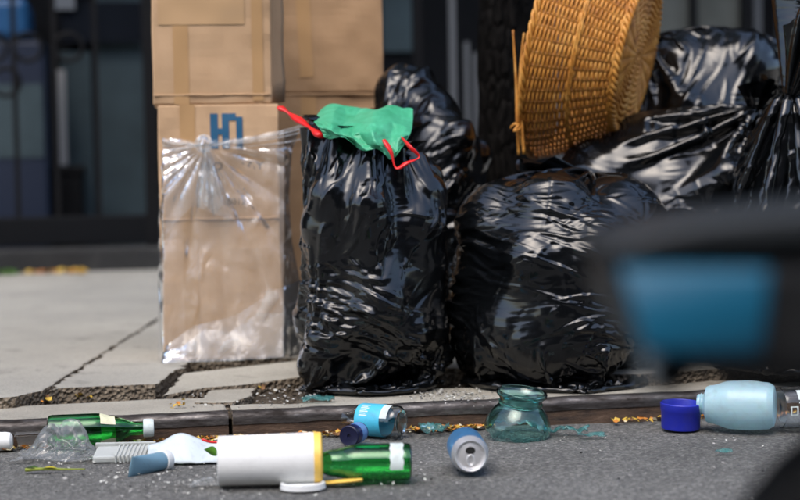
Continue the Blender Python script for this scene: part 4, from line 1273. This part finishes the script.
# navy capped bottle pointing at the camera
t = thing('small_bottle', 'small navy bottle with its dark cap towards the camera', 'bottle')
r_ = 0.0195
lathe('body', [(0, 0.058), (r_ * 0.7, 0.058), (r_ * 0.98, 0.053), (r_, 0.045), (r_, 0.012), (r_ * 0.99, 0.010)], M_navyl, t, 40)
lathe('label_band', [(r_ * 1.012, 0.024), (r_ * 1.015, 0.026), (r_ * 1.015, 0.046), (r_ * 1.012, 0.048)], mat('blue_print_label', (0.10, 0.22, 0.45), 0.4), t, 40)
lathe('cap', [(0, 0.0035), (0.003, 0.0035), (0.004, 0.001), (r_ * 0.8, 0.001), (r_ * 0.93, 0.0), (r_ * 1.03, 0.002), (r_ * 1.03, 0.011), (r_ * 0.9, 0.012)], mat('navy_cap', (0.006, 0.007, 0.03), 0.35), t, 40)
lying(t, G(349, 446.5, 0), G(372, 436, 0), r_)

# clear bottle with aqua label
t = thing('water_bottle', 'clear plastic bottle with an aqua label lying at the kerb', 'bottle')
r_, L = 0.0315, 0.115
prof = [(0, 0.006), (r_ * 0.5, 0.004), (r_ * 0.78, 0.0), (r_ * 0.97, 0.006), (r_, 0.014), (r_ * 0.98, 0.022), (r_, 0.028), (r_, 0.07), (r_ * 0.97, 0.075), (r_, 0.08), (r_ * 0.9, 0.095), (r_ * 0.4, 0.115), (r_ * 0.4, 0.13)]
lathe('bottle_wall', hollow(prof, 0.0012), M_cglass, t, 48)
lathe('label_band', [(r_ * 1.01, 0.034), (r_ * 1.02, 0.036), (r_ * 1.02, 0.086), (r_ * 0.99, 0.090)], M_aqlabel, t, 48)
vs_, fs_ = [], []
for j in range(2):
    for i in range(9):
        q = 0.9 + 1.2 * i / 8
        vs_.append((r_ * 1.015 * math.cos(q), r_ * 1.015 * math.sin(q), 0.018 + 0.016 * j))
mesh_obj('white_patch', vs_, [(i, i + 1, 9 + i + 1, 9 + i) for i in range(8)], M_wlabel, t, True)
for k in range(7):
    q = 1.0 + k * 0.13
    vs_ = [(r_ * 1.025 * math.cos(q + d), r_ * 1.025 * math.sin(q + d), z) for z in (0.062 + 0.004 * (k % 2), 0.080) for d in (0, 0.035, 0.07)]
    mesh_obj('lettering', vs_, [(0, 1, 4, 3), (1, 2, 5, 4)], M_wlabel, t)
lying(t, G(402, 438, 0), G(350, 434, 0), r_, roll=-0.6)

# drinks can, top towards the camera
t = thing('drinks_can', 'blue and silver drinks can with its opened top towards the camera', 'can')
r_ = 0.0330
lathe('can_body', [(0, 0.110), (r_ * 0.75, 0.112), (r_ * 0.8, 0.118), (r_ * 0.96, 0.108), (r_, 0.10), (r_, 0.022), (r_ * 0.98, 0.017)], M_canblue, t, 56)
lathe('can_neck', [(r_ * 0.98, 0.017), (r_ * 0.92, 0.010), (r_ * 0.84, 0.003), (r_ * 0.82, 0.0)], M_alu, t, 56)
lid = lathe('can_lid', [(r_ * 0.82, 0.0), (r_ * 0.80, -0.0015), (r_ * 0.76, 0.0), (r_ * 0.72, 0.005), (r_ * 0.68, 0.0055), (r_ * 0.60, 0.004), (0, 0.004)], M_alu, t, 56)
# mouth opening and tab on the lid
def disc(name, cx, cy, rx, ry, z, m, parent, th=0.0006):
    vs_ = [(cx + rx * math.cos(2 * math.pi * i / 24), cy + ry * math.sin(2 * math.pi * i / 24), z) for i in range(24)] + [(cx + rx * 0.96 * math.cos(2 * math.pi * i / 24), cy + ry * 0.96 * math.sin(2 * math.pi * i / 24), z - th) for i in range(24)]
    fs_ = [tuple(range(24, 48))[::-1]] + [(i, (i + 1) % 24, 24 + (i + 1) % 24, 24 + i) for i in range(24)]
    return mesh_obj(name, vs_, fs_, m, parent)
disc('mouth_hole', 0, 0.0085, 0.0085, 0.0065, 0.0036, M_blk, lid)
J = Join(); J.add(tube([(0.006 * math.cos(a / 16 * 6.283), -0.008 + 0.009 * math.sin(a / 16 * 6.283), 0.0015) for a in range(16)], 0.0016, 6, 0.6, True)); J.build('pull_tab', M_alu, lid)
lying(t, G(471, 475, 0), G(460, 453, 0), r_, roll=0.0)
# turn the can about its axis until the mouth is up
t.rotation_quaternion = t.rotation_quaternion @ Matrix.Rotation(math.radians(0), 3, 'Z').to_quaternion()

# aqua glass neck of a broken jug
t = thing('broken_jug', 'upper part of a broken aqua glass jug standing on the road by the kerb', 'jug', G(517, 435, 0.0), (math.radians(9), math.radians(4), 0.3))
prof = [(0.062, 0.0), (0.064, 0.004)] + [(0.0655, 0.012), (0.0655, 0.018), (0.064, 0.026), (0.0605, 0.035), (0.056, 0.044), (0.051, 0.051), (0.045, 0.057), (0.0415, 0.062), (0.0405, 0.068), (0.0420, 0.074), (0.0465, 0.079), (0.0500, 0.083), (0.0500, 0.087), (0.047, 0.089)]
inner = [(r0_ - 0.004, z_) for r0_, z_ in prof][::-1]
jo = lathe('jug_glass', prof + inner + [prof[0]], M_aqua, t, 72, wob=0.02)
for vt in jo.data.vertices:           # jagged lower edge
    if vt.co.z < 0.02:
        a = math.atan2(vt.co.y, vt.co.x)
        vt.co.z += (0.02 - vt.co.z) * (0.25 + 0.25 * math.sin(a * 5) * math.sin(a * 11 + 1))
lathe('neck_ring', [(0.0410, 0.062), (0.0432, 0.064), (0.0432, 0.067), (0.0412, 0.069)], M_aqua, t, 48)
def shard(px, py, sx, sy, seed, m, h=0.006, rz=0.0, z=0.0, label='', name='glass_shard', cat='shard', group='turquoise scraps along the kerb'):
    rg = random.Random(seed)
    loc = G(px, py, z)
    t = thing(name, label, cat, loc, (0, 0, rz), group)
    nu, nv = 16, 9
    vs_ = []
    for j in range(nv):
        for i in range(nu):
            x = (i / (nu - 1) - 0.5) * sx * (1 + 0.3 * mnoise.noise((j * 0.7, seed, 0))); y = (j / (nv - 1) - 0.5) * sy * (1 + 0.4 * mnoise.noise((i * 0.6, seed, 5)))
            vs_.append((x, y, 0.002 + h * (0.5 + 0.8 * mnoise.noise((x * 60 + seed, y * 60, 0))) + h * 0.6 * abs(mnoise.noise((x * 160, y * 120, seed)))))
    fs_ = [(j * nu + i, j * nu + i + 1, (j + 1) * nu + i + 1, (j + 1) * nu + i) for j in range(nv - 1) for i in range(nu - 1)]
    o = mesh_obj('scrap', vs_, fs_, m, t, True)
    s = o.modifiers.new('thick', 'SOLIDIFY'); s.thickness = 0.0012
    return t
M_teal = clear_film('teal_film', (0.06, 0.42, 0.40), 0.5, 0.6, 0.15)
shard(566, 434, 0.085, 0.03, 3, M_teal, 0.014, -0.2, 0, 'torn teal plastic scrap lying right of the broken jug')
shard(592, 437, 0.05, 0.02, 5, M_teal, 0.006, 0.1, 0, 'small flat teal scrap furthest right of the broken jug')
shard(434, 434, 0.055, 0.04, 7, M_teal, 0.018, 0.2, 0, 'torn teal scrap between the can and the clear bottle')
shard(318, 401, 0.065, 0.05, 9, M_teal, 0.008, 0.1, 0.052, 'teal film scrap lying on the kerb below the drawstring bag')
shard(724, 453, 0.028, 0.018, 11, M_teal, 0.005, 0.0, 0, 'tiny teal scrap on the road in front of the pale jug')

# blue cup
t = thing('blue_cap', 'cobalt blue screw cap standing upside down at the kerb', 'cap', G(680.5, 428, 0.0), (0.03, 0.03, 0))
r_ = 0.041
lathe('cap_wall', [(0, 0.001), (r_ * 0.90, 0.0), (r_ * 0.93, 0.004), (r_ * 0.95, 0.034), (r_ * 0.99, 0.036), (r_, 0.050), (r_ * 0.95, 0.052), (r_ * 0.92, 0.050), (r_ * 0.88, 0.006), (0, 0.005)], M_cobalt, t, 72)

# pale translucent jug
M_jug = mat('milky_plastic', (0.52, 0.76, 0.82), 0.35, trans=0.45)
grime(M_jug, 0.25)
N(M_jug).b.inputs['Subsurface Weight'].default_value = 0.3
t = thing('plastic_jug', 'pale blue translucent plastic jug lying on its side beside the cobalt cap', 'jug')
r_ = 0.049
prof = [(0, 0.004), (r_ * 0.55, 0.0), (r_ * 0.8, 0.003), (r_ * 0.92, 0.012)] + curve_prof([(r_ * 0.94, 0.016), (r_ * 1.0, 0.05), (r_ * 0.97, 0.085), (r_ * 0.76, 0.128)]) + [(r_ * 0.70, 0.134), (r_ * 0.45, 0.138), (r_ * 0.40, 0.140), (r_ * 0.40, 0.150), (r_ * 0.34, 0.152), (r_ * 0.30, 0.150)]
lathe('jug_wall', prof, M_jug, t, 56)
lathe('neck_thread', [(r_ * 0.40, 0.142), (r_ * 0.44, 0.144), (r_ * 0.40, 0.146)], M_jug, t, 40)
lying(t, G(776, 431, 0), G(700, 428.5, 0), r_)

# clear bottle with white print, at the right edge
t = thing('clear_bottle', 'clear bottle with white print lying at the right edge behind the pale jug', 'bottle')
r_ = 0.042
prof = [(0, 0.005), (r_ * 0.7, 0.0), (r_ * 0.95, 0.006), (r_, 0.015), (r_, 0.11), (r_ * 0.8, 0.14), (r_ * 0.4, 0.165), (r_ * 0.4, 0.19)]
lathe('bottle_wall', hollow(prof, 0.0016), M_cglass, t, 48)
for a0, a1, z0_, z1_ in ((2.05, 2.10, 0.012, 0.028), (2.42, 2.47, 0.012, 0.028), (2.05, 2.47, 0.012, 0.015), (2.05, 2.47, 0.025, 0.028), (1.2, 1.75, 0.03, 0.052), (1.85, 1.92, 0.03, 0.05), (2.1, 2.5, 0.034, 0.038), (2.1, 2.5, 0.042, 0.045)):
    vs_ = [((r_ + 0.0006) * math.cos(a0 + (a1 - a0) * i / 6), (r_ + 0.0006) * math.sin(a0 + (a1 - a0) * i / 6), z) for z in (z0_, z1_) for i in range(7)]
    mesh_obj('print', vs_, [(i, i + 1, 8 + i, 7 + i) for i in range(6)], M_wlabel, t)
lying(t, G(777, 429, 0), G(850, 426, 0), r_, roll=0.9)

# left end: white bottle end, clear box, crumpled film, stem, tray, carton, tube
t = thing('white_cup', 'rounded white cup end poking in at the left edge', 'cup')
r_ = 0.0175
lathe('cup_wall', [(0, 0.001), (r_ * 0.6, 0.0), (r_ * 0.92, 0.004), (r_, 0.012), (r_ * 1.1, 0.08), (r_ * 1.05, 0.08), (r_ * 0.9, 0.014), (0, 0.006)], M_foam, t, 40)
lying(t, G(13, 450, 0), G(-40, 452, 0), r_)
M_clam = clear_film('clear_clamshell', (0.8, 0.82, 0.82), 0.22, 0.2, 0.08)
t = thing('clear_box', 'small clear plastic food box lying left of the bottle with the cream label', 'food box', G(33, 446, 0.0), (0, 0, 0.25))
def tub(name, w_, d_, h_, m, parent, th=0.0012, flare=1.15):
    vs_ = []
    for z, k in ((0, 1), (h_, flare), (h_, flare * 1.12)):
        for x, y in ((-1, -1), (1, -1), (1, 1), (-1, 1)): vs_.append((x * w_ / 2 * k, y * d_ / 2 * k, z + (0.0 if k != flare * 1.12 else 0.001)))
    fs_ = [(3, 2, 1, 0)] + [(a + i, a + (i + 1) % 4, a + 4 + (i + 1) % 4, a + 4 + i) for a in (0, 4) for i in range(4)]
    o = mesh_obj(name, vs_, fs_, m, parent)
    o.modifiers.new('thick', 'SOLIDIFY').thickness = th
    b = o.modifiers.new('bev', 'BEVEL'); b.width = 0.003; b.segments = 2
    return o
tub('tray', 0.055, 0.05, 0.024, M_clam, t)
local_box('lid', -0.033, 0.033, -0.031, 0.031, 0.0275, 0.030, M_clam, t, 0.001)

def crumple(name, label, cat, px, py, sx, sy, h, seed, m, rz=0.0, z=0.0, n_=70, group=None):
    t = thing(name, label, cat, G(px, py, z), (0, 0, rz), group)
    P = np.zeros((n_, n_, 3))
    rg = random.Random(seed)
    folds = [(rg.uniform(0, 6.28), rg.uniform(-0.5, 0.5), rg.uniform(0.3, 1)) for _ in range(16)]
    for j in range(n_):
        for i in range(n_):
            x = i / (n_ - 1) - 0.5; y = j / (n_ - 1) - 0.5
            hh = 0
            for a, o_, w_ in folds:
                dd = abs(x * math.cos(a) + y * math.sin(a) - o_ * 0.8)
                hh += w_ * max(0, 0.16 - dd) / 0.16
            dome = max(0, 1 - (x * x + y * y) * 4.6)
            k = 1 + 0.3 * mnoise.noise((x * 3, y * 3, seed))
            zz = h * (dome * 0.35 + 0.24 * hh * (0.2 + dome) + 0.25 * mnoise.noise((x * 7, y * 7, seed + 2)) * dome)
            P[j, i] = (x * sx * k + 0.006 * mnoise.noise((x * 12, y * 12, 9)), y * sy * k + 0.006 * mnoise.noise((x * 12, y * 12, 3)), max(0.0015, zz + 0.002))
    grid_mesh('film', P, m, t, False, 1)
    return t
M_clear3 = clear_film('clear_crumpled', (0.8, 0.86, 0.88), 0.26, 0.8, 0.1)
crumple('plastic_wrap', 'crumpled clear plastic wrap in front of the bottle with the cream label', 'plastic wrap', 62, 457, 0.16, 0.10, 0.05, 3, M_clear3)
crumple('plastic_strip', 'thin clear plastic strip lying left of the white cup', 'plastic strip', 208, 486, 0.07, 0.02, 0.012, 8, M_clear3, 0.1, 0, 30)

M_stem = mat('stem', (0.20, 0.24, 0.03), 0.7)
t = thing('plant_stem', 'yellow green plant stem lying on the road at the left', 'stem', G(48, 472, 0.0))
J = Join(); J.add(tube(smooth_path([(-0.04, 0.002, 0.004), (-0.01, -0.002, 0.006), (0.03, 0.002, 0.004), (0.065, 0.006, 0.003)], 6), 0.0028, 6, 1, False, lambda q: 0.0035 * (1.1 - 0.8 * q))); J.build('stalk', M_stem, t)
def leaf_mesh(name, m, parent, L, w_, curl, loc, rot):
    vs_, fs_ = [], []
    for j in range(9):
        u = j / 8; hw = w_ * math.sin(math.pi * u ** 0.8) * 0.5
        for i in range(5):
            q = i / 4 * 2 - 1
            vs_.append((u * L, hw * q, curl * math.sin(u * 3) + 0.25 * abs(hw * q)))
    for j in range(8):
        for i in range(4): fs_.append((j * 5 + i, (j + 1) * 5 + i, (j + 1) * 5 + i + 1, j * 5 + i + 1))
    o = mesh_obj(name, vs_, fs_, m, parent, True); o.location = loc; o.rotation_euler = rot
    return o
leaf_mesh('leaf', mat('dark_leaf', (0.03, 0.07, 0.012), 0.6), t, 0.03, 0.016, 0.004, (-0.015, 0, 0.004), (0, 0, 2.9))
leaf_mesh('leaf', mat('yellow_leaf', (0.42, 0.36, 0.03), 0.6), t, 0.035, 0.012, 0.004, (0.02, 0.002, 0.004), (0, 0, 3.3))
t = thing('green_leaf', 'fresh green leaf standing up against the white cup', 'leaf', G(216, 467, 0.0), (0, 0, 0))
leaf_mesh('blade', mat('fresh_leaf', (0.09, 0.25, 0.02), 0.5), t, 0.028, 0.02, 0.003, (0.004, 0, 0.022), (1.2, -0.3, 2.9))
J = Join(); J.add(tube([(0.006, 0, 0.0), (0.004, 0, 0.022)], 0.0012, 5)); J.build('petiole', M_stem, t)

# ribbed tray
t = thing('ribbed_tray', 'grey ribbed plastic tray lying in front of the bottle neck', 'tray', G(124, 459, 0.0), (math.radians(9), 0, 0.03))
local_box('tray_base', -0.053, 0.053, -0.03, 0.03, 0.002, 0.016, M_tray, t, 0.004)
for k in range(8):
    local_box('rib', -0.012 + k * 0.0075, -0.0085 + k * 0.0075, -0.0325, 0.031, 0.003, 0.0185, M_tray, t, 0.001)
local_box('tray_rim', -0.056, 0.056, 0.029, 0.034, 0.010, 0.022, M_tray, t, 0.002)

# white paper food carton, arched top
t = thing('paper_carton', 'flattened white paper carton with a red edge lying beside the squeeze tube', 'carton', G(188, 463, 0.0), (0, 0, 0.02))
vs_ = []; nu, nv = 30, 12
for j in range(nv):
    b = j / (nv - 1)
    for i in range(nu):
        u = i / (nu - 1)
        top = 0.026 + 0.022 * math.exp(-((u - 0.42) / 0.24) ** 2)
        x = (u - 0.5) * 0.142
        vs_.append((x + 0.008 * b * (u - 0.5), -0.012 + 0.045 * b ** 1.3 + 0.004 * math.sin(u * 9), 0.002 + top * b - 0.003 * mnoise.noise((u * 5, b * 3, 1))))
fs_ = [(j * nu + i, j * nu + i + 1, (j + 1) * nu + i + 1, (j + 1) * nu + i) for j in range(nv - 1) for i in range(nu - 1)]
M_paper = mat('pale_paper', (0.50, 0.56, 0.58), 0.6); grime(M_paper, 0.4)
o = mesh_obj('front_panel', vs_, fs_, M_paper, t, True); o.modifiers.new('thick', 'SOLIDIFY').thickness = 0.0015
vs2 = []
for j in range(4):
    for i in range(nu):
        u = i / (nu - 1); q = vs_[(nv - 1) * nu + i]
        vs2.append((q[0], q[1] + 0.0015 + j * 0.012, max(0.003, q[2] - 0.004 * j * j)))
o = mesh_obj('back_flap', vs2, [(j * nu + i, j * nu + i + 1, (j + 1) * nu + i + 1, (j + 1) * nu + i) for j in range(3) for i in range(nu - 1)], M_foam, t, True)
J = Join(); J.add(tube([Vector(vs_[(nv - 1) * nu + i]) + Vector((0, -0.001, 0.001)) for i in range(19, nu)], 0.0022, 6)); J.build('red_edge', M_red, t)

# squeeze tube
t = thing('squeeze_tube', 'blue grey squeeze tube with a white cap lying on the road', 'tube')
vs_, fs_ = [], []; seg = 32; L = 0.078; r_ = 0.016
for j in range(14):
    u = j / 13
    for i in range(seg):
        a = 2 * math.pi * i / seg
        rx = r_ * (1.32 - 0.32 * u); ry = r_ * (0.05 + 0.95 * min(1, u * 1.15) ** 0.8)
        vs_.append((rx * math.cos(a), ry * math.sin(a), L * u))
for j in range(13):
    for i in range(seg): fs_.append((j * seg + i, j * seg + (i + 1) % seg, (j + 1) * seg + (i + 1) % seg, (j + 1) * seg + i))
fs_.append(tuple(range(seg))[::-1])
mesh_obj('tube_body', vs_, fs_, M_tube, t, True)
lathe('cap', [(r_ * 0.98, L - 0.001), (r_ * 1.12, L), (r_ * 1.12, L + 0.012), (r_ * 1.05, L + 0.014), (0, L + 0.014)], M_white, t, 36)
lying(t, G(130, 476, 0), G(168, 467.5, 0), r_ * 0.9, roll=math.pi / 2 + 0.3)

# ------------------------------------------------------------------ petals, crumbs and grit that nobody could count
def scatter(name, label, cat, spots, m_list, seed, size, zfn, flat=True):
    rg = random.Random(seed)
    vs_, fs_, mi = [], [], []
    for (x, y, k) in spots:
        q = Matrix.Rotation(rg.uniform(0, 6.28), 3, 'Z') @ Matrix.Rotation(rg.uniform(-0.7, 0.7), 3, 'X') @ Matrix.Rotation(rg.uniform(-0.5, 0.5), 3, 'Y')
        s_ = rg.uniform(*size); b = len(vs_)
        z = zfn(x, y) + s_ * 0.35
        w_ = rg.uniform(0.4, 0.9)
        for c_ in ((-1, 0, 0.25), (-0.2, -w_, 0), (0.9, -0.3 * w_, 0.3), (0.8, 0.5 * w_, 0.15), (-0.1, w_, 0.1), (0, 0, -0.12)):
            vs_.append(Vector((x, y, z)) + q @ Vector(c_) * s_)
        tri = [(5, 0, 1), (5, 1, 2), (5, 2, 3), (5, 3, 4), (5, 4, 0)]
        fs_ += [tuple(i + b for i in f) for f in tri]; mi += [k] * 5
    o = mesh_obj(name, vs_, fs_, None, None)
    for m_ in m_list: o.data.materials.append(m_)
    o.data.polygons.foreach_set('material_index', mi)
    tag(o, label, cat, kind='stuff')
    return o
pm = [mat('petal_orange', (0.42, 0.16, 0.02), 0.7), mat('petal_yellow', (0.46, 0.30, 0.04), 0.7), mat('petal_pale', (0.55, 0.48, 0.32), 0.8), mat('petal_brown', (0.16, 0.08, 0.03), 0.8)]
rg = random.Random(12); sp = []
for k in range(760):
    px = rg.choice([rg.uniform(140, 340), rg.uniform(150, 330), rg.uniform(400, 490), rg.uniform(-40, 140), rg.uniform(600, 800), rg.uniform(410, 480)])
    s = s_at(px, -0.02); n_ = -abs(rg.gauss(0, 0.016)) - 0.004
    if 600 < px and rg.random() < 0.6: continue
    p = SP(s, n_); sp.append((p.x, p.y, rg.choices((0, 1, 2, 3), (4, 4, 2, 2))[0]))
scatter('fallen_petals', 'orange and yellow petals gathered along the foot of the kerb', 'petals', sp, pm, 3, (0.004, 0.009), lambda x, y: 0.001)
sp = []
for cx, cy, k in ((45, 398, 10), (85, 395, 5), (180, 405, 12), (268, 388, 6), (640, 378, 10), (150, 380, 8)):
    for _ in range(k):
        p = G(cx + rg.gauss(0, 5), cy + rg.gauss(0, 2), 0.055); sp.append((p.x, p.y, rg.choice((1, 1, 0, 3))))
scatter('dry_leaf_bits', 'yellow leaf bits lying on the kerb and in the broken joint', 'leaf bits', sp, pm, 5, (0.004, 0.009), lambda x, y: 0.055)
sp = []
for _ in range(60):
    px = rg.choice((rg.uniform(20, 60), rg.uniform(66, 80))); s = s_at(px, W0 - 0.05)
    p = SP(s, W0 - abs(rg.gauss(0.03, 0.05))); sp.append((p.x, p.y, rg.choice((0, 1, 1))))
scatter('autumn_leaves', 'yellow leaves blown against the stone step', 'leaves', sp, pm, 6, (0.012, 0.025), lambda x, y: ZS)
sp = []
for _ in range(90):
    px = rg.uniform(-20, 12); s = s_at(px, W0 - 0.03); p = SP(s, W0 - abs(rg.gauss(0, 0.04))); sp.append((p.x, p.y, 0))
scatter('weeds', 'green weeds growing at the foot of the stone step', 'weeds', sp, [mat('weed', (0.06, 0.13, 0.02), 0.7)], 7, (0.015, 0.03), lambda x, y: ZS)
cm = [mat('crumb_white', (0.45, 0.45, 0.41), 0.9), mat('crumb_grey', (0.32, 0.31, 0.29), 0.9), mat('crumb_dark', (0.03, 0.03, 0.03), 0.9)]
sp = []
for k in range(900):
    if k < 420:
        if rg.random() < 0.55: continue
        px, py = rg.gauss(165, 45), rg.gauss(480, 10)
    elif k < 520: px, py = rg.gauss(100, 50), rg.gauss(462, 10)
    elif k < 600: px, py = rg.gauss(390, 25), rg.gauss(478, 5)
    else: px, py = rg.uniform(-20, 820), rg.uniform(436, 505)
    p = G(px, py, 0.0)
    if sn(p)[1] > -0.005: continue
    sp.append((p.x, p.y, rg.choices((0, 1, 2), (5, 3, 1) if k < 600 else (1, 5, 5))[0]))
scatter('crumbs', 'pale crumbs and grit strewn over the road', 'crumbs', sp, cm, 9, (0.0012, 0.0042), lambda x, y: 0.0)
sp = []
for k in range(500):
    if k < 250: px, py = rg.gauss(452, 22), rg.gauss(396, 4)
    else: px, py = rg.uniform(180, 330), rg.gauss(396, 6)
    p = G(px, py, 0.05); sp.append((p.x, p.y, rg.choices((0, 1, 2), (3, 4, 2))[0]))
scatter('gravel', 'loose gravel and mortar crumbs on the kerb by the bags', 'gravel', sp, cm, 10, (0.0015, 0.005), lambda x, y: 0.05)

# ------------------------------------------------------------------ moped close to the camera, far out of focus
MX = 1.02
M_mblack = mat('moped_black', (0.005, 0.0055, 0.006), 0.5)
M_mblue = mat('moped_blue', (0.002, 0.075, 0.135), 0.4)
M_mgrey = mat('moped_grey', (0.012, 0.015, 0.017), 0.5)
M_rubber = mat('rubber', (0.006, 0.006, 0.006), 0.85, spec=0.2)
M_lens = mat('lamp_lens', (0.16, 0.18, 0.18), 0.3)
po = D(690, 300, MX); po = Vector((po.x + 0.28, po.y, 0.0))
mop = thing('moped', 'blurred black moped with a blue tail panel at the right in front', 'moped', po)
def mp(px, py, dy=0.0): return D(px, py, MX + dy) - po
def prism(name, outline, y0, y1, m, bev=0.01, parent=None):
    """outline in photo columns/rows on the moped's mid plane, given real width y0..y1"""
    pts = [mp(x, y, y0) for x, y in outline]
    k = len(pts)
    vs_ = [(p.x, y0, p.z) for p in pts] + [(p.x, y1, p.z) for p in pts]
    fs_ = [tuple(range(k)), tuple(range(2 * k - 1, k - 1, -1))] + [(i, k + i, k + (i + 1) % k, (i + 1) % k) for i in range(k)]
    o = mesh_obj(name, vs_, fs_, m, parent or mop)
    bm = bmesh.new(); bm.from_mesh(o.data); bmesh.ops.recalc_face_normals(bm, faces=bm.faces); bm.to_mesh(o.data); bm.free()
    b = o.modifiers.new('bevel', 'BEVEL'); b.width = bev; b.segments = 3
    return o
prism('seat', [(606, 262), (614, 244), (650, 232), (700, 221), (760, 213), (850, 205), (1000, 196), (1020, 230), (860, 240), (700, 248)], -0.09, 0.09, M_mgrey, 0.02)
prism('tail_body', [(602, 266), (700, 250), (860, 242), (1040, 234), (1080, 420), (980, 420), (860, 388), (672, 380), (640, 345)], -0.075, 0.075, M_mblack, 0.02)
pv, pf = [], []
for j in range(9):
    b_ = j / 8
    for i in range(17):
        a_ = i / 16
        p = mp(interp(a_, [0, 1], [620 + 20 * b_, 768 - 10 * b_]), 270 + 82 * b_, -0.085)
        pv.append((p.x, -0.082 - 0.012 * b_ * (1 - a_) - 0.004 * math.sin(math.pi * b_), p.z))
pf = [(j * 17 + i, j * 17 + i + 1, (j + 1) * 17 + i + 1, (j + 1) * 17 + i) for j in range(8) for i in range(16)]
o = mesh_obj('side_panel', pv, pf, M_mblue, mop, True); o.modifiers.new('thick', 'SOLIDIFY').thickness = 0.006
o = lathe('tail_lamp', [(0, 0.0), (0.013, 0.002), (0.016, 0.012), (0.012, 0.03)], M_lens, mop, 24); o.location = mp(664, 366, -0.05); o.rotation_euler = (math.radians(90), 0, 0)
def wheel(cx, r):
    w_ = bpy.data.objects.new('wheel', None); C.objects.link(w_); w_.parent = mop; w_.location = (cx, 0, r)
    ty = torus('tyre', Vector((0, 0, 0)), r - 0.036, 0.036, Vector((0, 1, 0)), M_rubber, 40, 12); ty.parent = w_
    rm = lathe('rim', [(0.02, -0.03), (0.03, -0.03), (0.04, -0.012), (r - 0.075, -0.012), (r - 0.066, -0.024), (r - 0.06, 0), (r - 0.066, 0.024), (r - 0.075, 0.012), (0.04, 0.012), (0.03, 0.03), (0.02, 0.03)], M_mgrey, w_, 32); rm.rotation_euler = (math.radians(90), 0, 0)
    return w_
wx = (995 - 400) / FPX * MX - po.x
wheel(wx, 0.20); wheel(wx + 1.0, 0.20)
prism('swing_arm', [(840, 380), (1000, 390), (1110, 450), (1090, 500), (900, 480), (820, 440)], 0.05, 0.07, M_mblack, 0.01)
# front half, outside the frame
v0 = Vector
def hull(name, prof, y, m):
    k = len(prof)
    vs_ = [(x, -y, z) for x, z in prof] + [(x, y, z) for x, z in prof]
    o = mesh_obj(name, vs_, [tuple(range(k)), tuple(range(2 * k - 1, k - 1, -1))] + [(i, k + i, k + (i + 1) % k, (i + 1) % k) for i in range(k)], m, mop)
    bm = bmesh.new(); bm.from_mesh(o.data); bmesh.ops.recalc_face_normals(bm, faces=bm.faces); bm.to_mesh(o.data); bm.free()
    b = o.modifiers.new('bevel', 'BEVEL'); b.width = 0.012; b.segments = 2
hull('floorboard', [(0.28, 0.18), (0.85, 0.18), (0.88, 0.23), (0.28, 0.25)], 0.10, M_mblack)
hull('leg_shield', [(0.84, 0.2), (0.90, 0.2), (0.98, 0.72), (0.90, 0.76)], 0.13, M_mblue)
J = Join(); J.add(tube([(1.08, 0.05, 0.2), (1.0, 0.05, 0.55), (0.93, 0.0, 0.86)], 0.018, 10)); J.add(tube([(1.08, -0.05, 0.2), (1.0, -0.05, 0.55), (0.93, 0.0, 0.84)], 0.018, 10)); J.build('fork', M_mblack, mop)
J = Join(); J.add(tube([(0.86, -0.28, 0.88), (0.93, -0.1, 0.88), (0.93, 0.1, 0.88), (0.86, 0.28, 0.88)], 0.013, 10)); J.build('handlebar', M_mblack, mop)
print('script', time.time() - T0)
